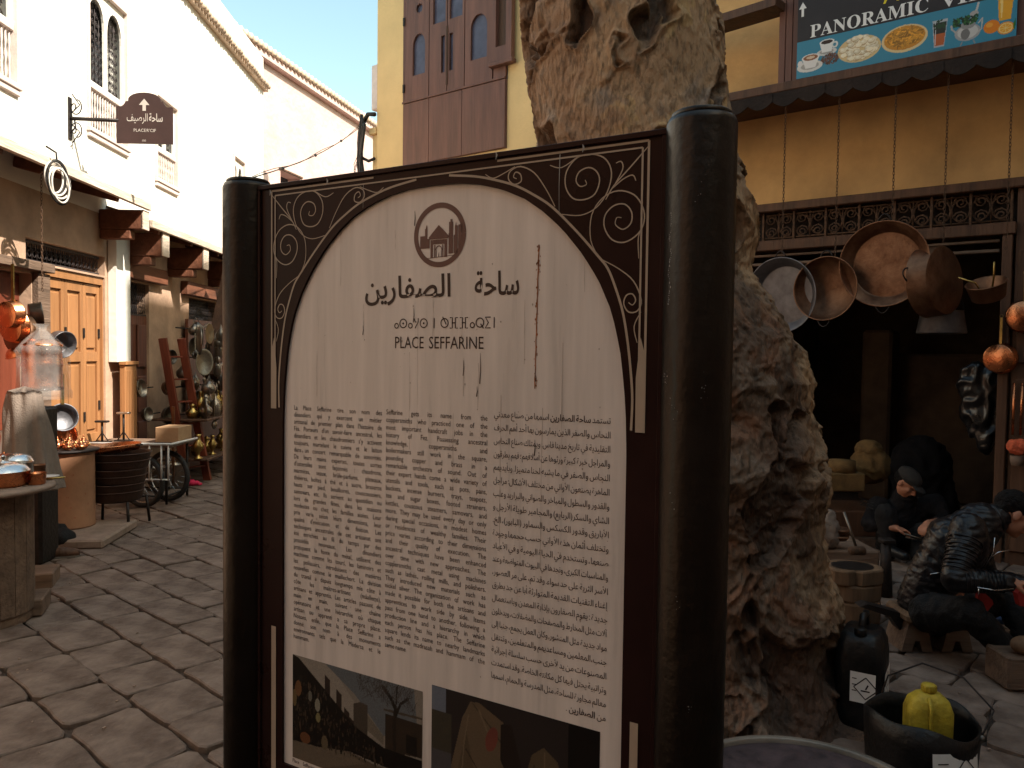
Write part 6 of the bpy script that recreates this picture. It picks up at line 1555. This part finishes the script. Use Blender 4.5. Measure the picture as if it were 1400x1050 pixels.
tr_ = [('c', pel, .125, hipN.lerp(hipF, .5), .12), ('c', hipN, .105, knN, .076), ('c', knN, .074, anN, .058), ('c', hipF, .105, knF, .076), ('c', knF, .074, anF, .058)]
organic_part('trousers', organic(rel(tr_, base), .011, 1, .010, 16, 7.0), 'denim_black', man)
for an, dx in ((anN, Vector((.9, -.25, -.12))), (anF, Vector((.9, -.2, -.1)))):
    d = dx.normalized(); toe = an + d * .17; toe.z = max(.04, toe.z * .25); heel = an - d * .03; heel.z = max(.045, heel.z - .06)
    organic_part('shoe', organic(rel([('c', an + Vector((0, 0, -.01)), .052, heel, .044), ('c', heel, .044, toe, .043), ('e', toe, (.06, .045, .038))], base), .009, 2), 'black_plastic', man)

# --- craftsman in the cap, inside the doorway
base = W_(1228, 765, 6.55); base.z = .035
man2 = thing('person', 'person in a grey cap and dark sweatshirt crouched working in the dark doorway', 'person', WD, base)
hc = W_(1239, 660, 6.42); hf = Vector((.42, -.62, -.62)); hu = Vector((.3, -.35, .85))
HB, HP, hrot = head_blobs(hc, hf, hu)
pel, chest, neck = W_(1222, 750, 6.70), W_(1232, 705, 6.56), W_(1237, 680, 6.48)
shL, elL, wrL = W_(1200, 692, 6.52), W_(1188, 717, 6.36), W_(1222, 722, 6.15)
shR, elR, wrR = W_(1278, 688, 6.50), W_(1291, 712, 6.40), W_(1268, 716, 6.12)
knL, anL, knR, anR = W_(1211, 702, 6.22), W_(1215, 757, 6.20), W_(1262, 728, 6.20), W_(1255, 760, 6.12)
body = HB + [('c', neck, .05, hc - hu.normalized() * .05, .05), ('c', chest, .12, neck, .06), ('c', pel, .12, chest, .13), ('c', shL, .05, elL, .04), ('c', elL, .038, wrL, .026), ('c', shR, .05, elR, .04), ('c', elR, .038, wrR, .026)]
body += hand_blobs(wrL, (1, -.2, -.15), (.1, -.2, -1), .8) + hand_blobs(wrR, (-.6, -.5, -.2), (.1, -.2, -1), .8, side=-1)
organic_part('body', organic(rel(body, base), .0068, 2), 'skin', man2); face_parts(man2, HP, hrot, base)
organic_part('hair', organic(rel([('e', HP(-.03, 0, .02), (.085, .080, .075), hrot)], base), .010, 1, .004, 40), 'hair', man2)
organic_part('cap', organic(rel([('e', HP(-.012, 0, .060), (.108, .088, .066), hrot), ('e', HP(.105, 0, .040), (.062, .070, .010), hrot)], base), .008, 2), 'cap_grey', man2)
jk = [('c', pel, .145, chest, .15), ('c', chest, .15, neck, .085), ('c', chest, .11, shL, .078), ('c', chest, .11, shR, .078), ('c', shL, .076, elL, .058), ('c', elL, .056, elL.lerp(wrL, .35), .045), ('c', shR, .076, elR, .058), ('c', elR, .056, elR.lerp(wrR, .35), .045)]
organic_part('sweatshirt', organic(rel(jk, base), .013, 1, .010, 14, 2.0), 'sweat_dark', man2)
b = MB()
for k in range(3): b.beam(W_(1176 + k * 0, 681 + k * 4, 6.40) - base, W_(1194, 688 + k * 4, 6.38) - base, .012, .006)
b.build('sleeve_stripes', 'cap_grey', man2, kind='stuff')
tr_ = [('c', pel + Vector((-.06, -.05, 0)), .10, knL, .078), ('c', knL, .076, anL, .055), ('c', pel + Vector((.08, -.05, 0)), .10, knR, .078), ('c', knR, .076, anR, .055)]
organic_part('trousers', organic(rel(tr_, base), .013, 1, .008, 16), 'denim_black', man2)
for an in (anL, anR):
    a2 = Vector((an.x, an.y, base.z + .05)); organic_part('shoe', organic(rel([('c', a2, .045, a2 + Vector((.04, -.17, -.01)), .038)], base), .010, 2), 'black_plastic', man2)
# the shears he works with
t0 = wrL + Vector((.05, -.05, -.03)); b = MB(); b.tube([(0, 0, 0), (.18, -.04, -.05)], [.010, .004], 5); b.tube([(.02, 0, -.03), (.18, -.02, -.06)], [.009, .003], 5)
single(b, 'shears', 'pewter', 'long dull metal shears in the hands of the person in the cap', 'shears', WD, t0)

# ================================================================== WORKSHOP CLUTTER
st = W_(1255, 838, 4.35); bn = thing('low_bench', 'small rough wooden bench with sawn splayed legs under the jacketed person', 'bench', WD, (st.x, st.y, 0))
zs_ = .205
b = MB(); b.box(-.12, .24, -.13, .14, zs_ - .05, zs_ + .01, .018); b.build('seat', 'wood_log', bn)
for x in (-.05, .17):
    b = MB(); b.prism([(x - .085, 0), (x - .03, 0), (x - .012, .06), (x + .012, .06), (x + .03, 0), (x + .085, 0), (x + .05, zs_ - .052), (x - .05, zs_ - .052)], -.10, .10); b.build('leg', 'wood_grey', bn)
b = MB(); b.prism([(-.34, .225), (-.30, .24), (.0, .165), (.02, .12), (-.12, .10), (-.17, .17)], -.04, .04); b.build('horn', 'iron', bn)
# split log anvils
lg = at_ground(1182, 858)
for i, (dx, dy, z, r, h, lab) in enumerate(((.0, .12, 0, .17, .13, 'lowest thick round wooden block beside the tree'), (.0, .12, .132, .165, .10, 'middle round wooden block of the pile beside the tree'), (-.01, .12, .234, .175, .09, 'top round wooden block, notched and blackened by work'))):
    t = thing('wood_block', lab, 'log', WD, (lg.x + dx, lg.y + dy + .05, z), 'wooden work blocks piled beside the tree'); b = MB(); pr_ = []
    NS = 28; vs = []
    for zz2, k2 in ((0, .97), (h * .1, 1), (h * .9, 1), (h, .95)):
        for k in range(NS):
            a = 2 * math.pi * k / NS; q = r * k2 * (1 + .05 * math.sin(a * 3 + i) + .02 * math.sin(a * 7)) * (.82 if (i == 2 and abs(a - 4.5) < .12) else 1); vs.append((q * math.cos(a), q * math.sin(a) * .85, zz2))
    fs = [(j * NS + k, j * NS + (k + 1) % NS, (j + 1) * NS + (k + 1) % NS, (j + 1) * NS + k) for j in range(3) for k in range(NS)] + [tuple(3 * NS + k for k in range(NS))]
    b.add(vs, fs); b.build('log', 'wood_log', t)
    if i == 2: b = MB(); b.disc((0, 0, h + .002), r * .72, 20, sy=.85); b.build('worn_hollow', 'iron', t)
p = at_ground(1211, 815); b = MB(); b.tube([(0, 0, 0), (-.01, 0, .36)], [.045, .032], 8); b.box(-.05, .04, -.04, .04, .361, .39, .006); single(b, 'iron_stake', 'iron', 'thick upright iron stake standing beside the wooden blocks', 'stake', WD, p)
p0, p1 = W_(1154, 700, 5.0), W_(1172, 752, 4.9); hm = thing('hammer', 'long handled hammer leaning over the wooden blocks beside the tree', 'hammer', WD, p1)
b = MB(); b.tube([p0 - p1, (0, 0, .0)], .009, 6); b.build('handle', 'pewter', hm); b = MB(); b.tube([(-.045, -.02, 0), (.045, .02, -.01)], [.028, .028], 10); b.build('head', 'rusty_iron', hm)
for i, (px, py) in enumerate(((1147, 738), (1149, 729))):
    p = W_(px, py, 5.5); b = MB(); b.lathe([(.001, 0), (.05, 0), (.066, .02), (.068, .035), (.06, .03), (.001, .012)], 20, (0, 0, 0)); single(b, 'copper_bowl', 'copper_old', ('lower', 'upper')[i] + ' of two small copper bowls stacked on the shelf by the tree', 'bowl', WD, (p.x, p.y, p.z), 'small bowls by the tree')
sh_ = W_(1150, 745, 5.55); b = MB(); b.box(-.35, .22, -.12, .35, 0, sh_.z - .012, .01); single(b, 'work_shelf', 'wood_grey', 'low wooden shelf beside the tree carrying the small copper bowls', 'shelf', WD, (sh_.x, sh_.y, 0))
p = W_(1128, 728, 5.5); o = organic_part('pale_sack', organic([('e', (0, 0, 0), (.10, .09, .13)), ('e', (.02, 0, .1), (.05, .05, .06))], .014, 1, .012, 16), 'cloth_grey', None); o.location = p; o['label'] = 'small pale cloth sack half hidden behind the tree bark'; o['category'] = 'sack'
p = W_(1190, 636, 7.1); o = organic_part('yellow_sack', organic([('e', (0, 0, 0), (.17, .14, .16)), ('e', (-.02, 0, .14), (.11, .10, .08))], .018, 1, .018, 11), 'burlap', None); o.location = p; o['label'] = 'bulging yellowish sack in the dark behind the person in the cap'; o['category'] = 'sack'
p = W_(1150, 660, 6.9); bx = MB(); bx.box(-.16, .16, -.12, .12, -.06, .10, .012); bx.lathe([(.001, .101), (.12, .101), (.11, .2), (.001, .21)], 16); single(bx, 'yellow_basket', 'burlap', 'dull yellow basket on the workshop shelf beside the trunk', 'basket', WD, p)
p = W_(1165, 700, 7.0); b = MB(); b.box(-.5, .4, -.25, .3, 0, p.z, .01); single(b, 'inner_bench', 'wood_dark', 'dark bench inside the workshop carrying the basket and the yellowish sack', 'bench', WD, (p.x, p.y + .1, .036))
p = W_(1258, 640, 7.6); o = organic_part('black_bundle', organic([('e', (0, 0, 0), (.28, .2, .30)), ('e', (.05, 0, -.4), (.3, .22, .5))], .03, 1, .03, 8), 'sweat_dark', None); o.location = p; o['label'] = 'large black bundle looming behind the cap in the workshop'; o['category'] = 'bundle'
p = W_(1347, 822, 4.05); b = MB(); b.prism([(-.045, .05), (-.02, .055), (.03, .01), (.035, -.01), (.0, -.06), (-.045, -.03)], -.012, .012); single(b, 'red_fan', 'red_plastic', 'small angular red plastic piece by the knee of the jacketed person', 'plastic piece', WD, p)
p = W_(1402, 815, 4.3); b = MB(); b.prism([(-.06, .02), (.02, .08), (.08, .05), (.08, -.06), (-.04, -.05)], -.02, .02); single(b, 'red_bag', 'red_plastic', 'red plastic bag at the right edge of the picture in front of the hands', 'bag', WD, p)
p = at_ground(1392, 862); b = MB(); b.box(-.14, .14, -.06, .06, 0, .05, .015); single(b, 'blue_crate', 'blue_plastic', 'low dark blue plastic crate between the feet of the jacketed person', 'crate', WD, (p.x, p.y + .15, 0))
p = W_(1400, 882, 3.8); o = organic_part('wooden_mallet', organic([('e', (0, 0, 0), (.065, .05, .045)), ('c', (0, 0, 0), .02, (.2, .1, .02), .016)], .010, 2), 'wood_log', None); o.location = p; o['label'] = 'rounded reddish wooden mallet head at the right edge by the shoe'; o['category'] = 'mallet'
b = MB(); b.box(-.10, .25, -.1, .1, 0, p.z - .045, .01); single(b, 'foot_block', 'wood_grey', 'low wooden block under the mallet at the right edge', 'block', WD, (p.x, p.y + .05, 0))

# black jerrycan, black tub with the yellow canister, round worktable in the foreground
def hazard_label(name, parent, P0, ux, uz, w_, h_, bend=0):
    """white label with a tilted diamond pictogram, laid on a surface"""
    def put(mb, x, z, lift): 
        p = Vector(P0) + Vector(ux) * x + Vector(uz) * z + Vector(ux).cross(Vector(uz)).normalized() * (lift - bend * x * x); return tuple(p)
    b = MB(); N = 8; vs = [put(b, -w_ / 2 + w_ * i / N, s_, 0.0) for s_ in (-h_ / 2, h_ / 2) for i in range(N + 1)]; b.add(vs, [(i, i + 1, N + 2 + i, N + 1 + i) for i in range(N)]); lb_ = b.build(name, 'banner_white', parent)
    def band(pts, wd, closed=True):
        bb_ = MB(); n = len(pts)
        for i in range(n if closed else n - 1):
            a, c = Vector(pts[i]), Vector(pts[(i + 1) % n]); t = (c - a).normalized(); nn = Vector((-t.y, t.x)) * wd / 2; m = 4
            for k in range(m):
                s0, s1 = a.lerp(c, k / m), a.lerp(c, (k + 1) / m); bb_.add([put(bb_, *(s0 + nn), .0012), put(bb_, *(s0 - nn), .0012), put(bb_, *(s1 - nn), .0012), put(bb_, *(s1 + nn), .0012)], [(0, 1, 2, 3)])
        return bb_
    q = h_ * .36; c0 = (w_ * .12, 0); band([(c0[0] - q, 0), (c0[0], q), (c0[0] + q, 0), (c0[0], -q)], .0045).build('diamond_mark', 'banner_black', lb_)
    band([(c0[0] - q * .4, -.25 * q), (c0[0] + q * .35, -.25 * q)], .006, False).build('printed_bar', 'banner_black', lb_); band([(c0[0], -.1 * q), (c0[0] + .2 * q, .35 * q)], .006, False).build('printed_bar', 'banner_black', lb_)
    for k in range(3): band([(-w_ * .42, h_ * (.28 - .2 * k)), (-w_ * .24, h_ * (.28 - .2 * k))], .004, False).build('printed_bar', 'banner_black', lb_)
jc = at_y(1178, 940, 3.42); jcn = thing('jerrycan', 'black plastic jerrycan with a torn white hazard label standing against the tree', 'jerrycan', WD, (jc.x, jc.y, 0), rz=-.55)
HJ = .43
b = MB(); vs = []; NS = 32; rings = []
for z, k2 in ((0, .93), (.015, 1), (.10, 1.0), (.11, .985), (.12, 1), (HJ * .72, 1), (HJ * .86, .93), (HJ * .94, .80), (HJ * .965, .70)):
    for k in range(NS):
        a = 2 * math.pi * k / NS; c_, s_ = math.cos(a), math.sin(a); e = 5.0; q = (abs(c_) ** e + abs(s_) ** e) ** (-1 / e)
        vs.append((.10 * q * c_ * k2, .13 * q * s_ * k2, z))
fs = [(j * NS + k, j * NS + (k + 1) % NS, (j + 1) * NS + (k + 1) % NS, (j + 1) * NS + k) for j in range(8) for k in range(NS)] + [tuple(8 * NS + k for k in range(NS))]
b.add(vs, fs, True); b.build('body', 'black_plastic', jcn)
b = MB(); b.tube([(0, .07, HJ * .95), (0, .065, HJ + .035), (0, -.02, HJ + .045), (0, -.045, HJ * .96)], .016, 8); b.build('handle', 'black_plastic', jcn)
b = MB(); b.lathe([(.024, 0), (.026, .004), (.026, .026), (.022, .03), (.001, .03)], 16, (0, -.085, HJ * .955)); b.build('cap', 'black_plastic', jcn)
hazard_label('hazard_label', jcn, (.102, -.02, .20), (0, 1, 0), (0, 0, 1), .17, .13)
hazard_label('hazard_label', jcn, (.02, -.1325, .20), (1, 0, 0), (0, 0, 1), .10, .13)

tz_ = .34; tc = at_ground(1262, 976, tz_); tub = thing('black_tub', 'cut down black plastic drum with a wire handle, holding a yellow canister', 'tub', WD, (tc.x, tc.y, 0), rz=.3)
b = MB(); NS = 56; vs = []; Zs = [0, .01, .05, .12, .2, .28, 1.0]
for inner in (0, 1):
    for z in (Zs if not inner else Zs[::-1]):
        for k in range(NS):
            a = 2 * math.pi * k / NS; top = tz_ + .012 * math.sin(a * 2 + .5) + .008 * math.sin(a * 5) - .015 * math.cos(a + .2); zz2 = top if z == 1.0 else (z + .012 * inner)
            r = (.175 + .02 * min(1, zz2 / .3)) * (1 + .03 * math.sin(a * 3 + 1)) - (.007 if inner else 0); vs.append((r * math.cos(a), r * .92 * math.sin(a), zz2))
J = len(Zs) * 2
fs = [(j * NS + k, j * NS + (k + 1) % NS, (j + 1) * NS + (k + 1) % NS, (j + 1) * NS + k) for j in range(J - 1) for k in range(NS)] + [tuple((J - 1) * NS + k for k in range(NS))]
b.add(vs, fs, True); b.build('vessel', 'black_plastic', tub)
b = MB(); hz = tz_ - .03; b.tube([(.19 * math.cos(-1.0), .175 * math.sin(-1.0), hz), (.21, -.10, tz_ + .03), (.20, .02, tz_ + .10), (.12, .13, tz_ + .12), (.02, .19, tz_ + .06), (-.03, .175, tz_ - .02)], .0035, 6); b.build('wire_handle', 'iron', tub)
b = MB(); b.sphere((.19 * math.cos(-1.0), .178 * math.sin(-1.0), hz), .010, 8, 6); b.build('rivet', 'rim_metal', tub)
hazard_label('hazard_label', tub, (-.02, -.1835, .215), (1, 0, 0), (0, .06, 1), .19, .15, 2.3)
ycp = at_y(1270, 1000, tc.y + .02); yc = thing('yellow_canister', 'dirty yellow plastic canister with a ribbed cap inside the black tub', 'canister', WD, (ycp.x, tc.y + .03, .18), rz=-.15)
b = MB(); NS = 32; vs = []; HY = at_y(1270, 950, tc.y).z - .18
for z, k2 in ((0, .95), (.01, 1), (HY * .72, 1.0), (HY * .88, .84), (HY * .97, .55), (HY, .36)):
    for k in range(NS):
        a = 2 * math.pi * k / NS; c_, s_ = math.cos(a), math.sin(a); e = 4.0; q = (abs(c_) ** e + abs(s_) ** e) ** (-1 / e); vs.append((.078 * q * c_ * k2, .052 * q * s_ * k2, z))
fs = [(j * NS + k, j * NS + (k + 1) % NS, (j + 1) * NS + (k + 1) % NS, (j + 1) * NS + k) for j in range(5) for k in range(NS)] + [tuple(5 * NS + k for k in range(NS))]
b.add(vs, fs, True); b.build('body', 'yellow_plastic', yc)
b = MB(); b.tube([(-.01, -.058, 0.01), (-.01, -.058, HY * .80), (-.01, -.035, HY * .95)], .006, 6); b.build('seam', 'yellow_plastic', yc)
b = MB(); b.lathe([(.019, HY), (.024, HY + .003), (.024, HY + .024), (.020, HY + .027), (.001, HY + .027)], 16, (0, 0, 0))
for k in range(14): a = k * 2 * math.pi / 14; b.beam((.0245 * math.cos(a), .0245 * math.sin(a), HY + .004), (.0245 * math.cos(a), .0245 * math.sin(a), HY + .023), .003, .003)
b.build('cap', 'yellow_plastic', yc)

wz = .45; wa = at_ground(1048, 1005, wz); wc = Vector((wa.x, wa.y - .345, 0)); wt = thing('round_worktable', 'round stained purple brown worktable with a pale worn metal rim, in front of the tree', 'table', WD, wc)
b = MB(); b.lathe([(.001, wz - .012), (.322, wz - .012)], 64); b.build('tabletop', 'table_purple', wt)
b = MB(); b.lathe([(.3225, wz - .03), (.3225, wz), (.328, wz + .003), (.342, wz + .002), (.345, wz - .004), (.345, wz - .04), (.335, wz - .045)], 72); b.build('rim', 'rim_metal', wt)
b = MB(); b.lathe([(.26, 0), (.27, .01), (.30, wz - .046), (.001, wz - .0455)], 40); b.build('drum_base', 'tub_dark', wt)
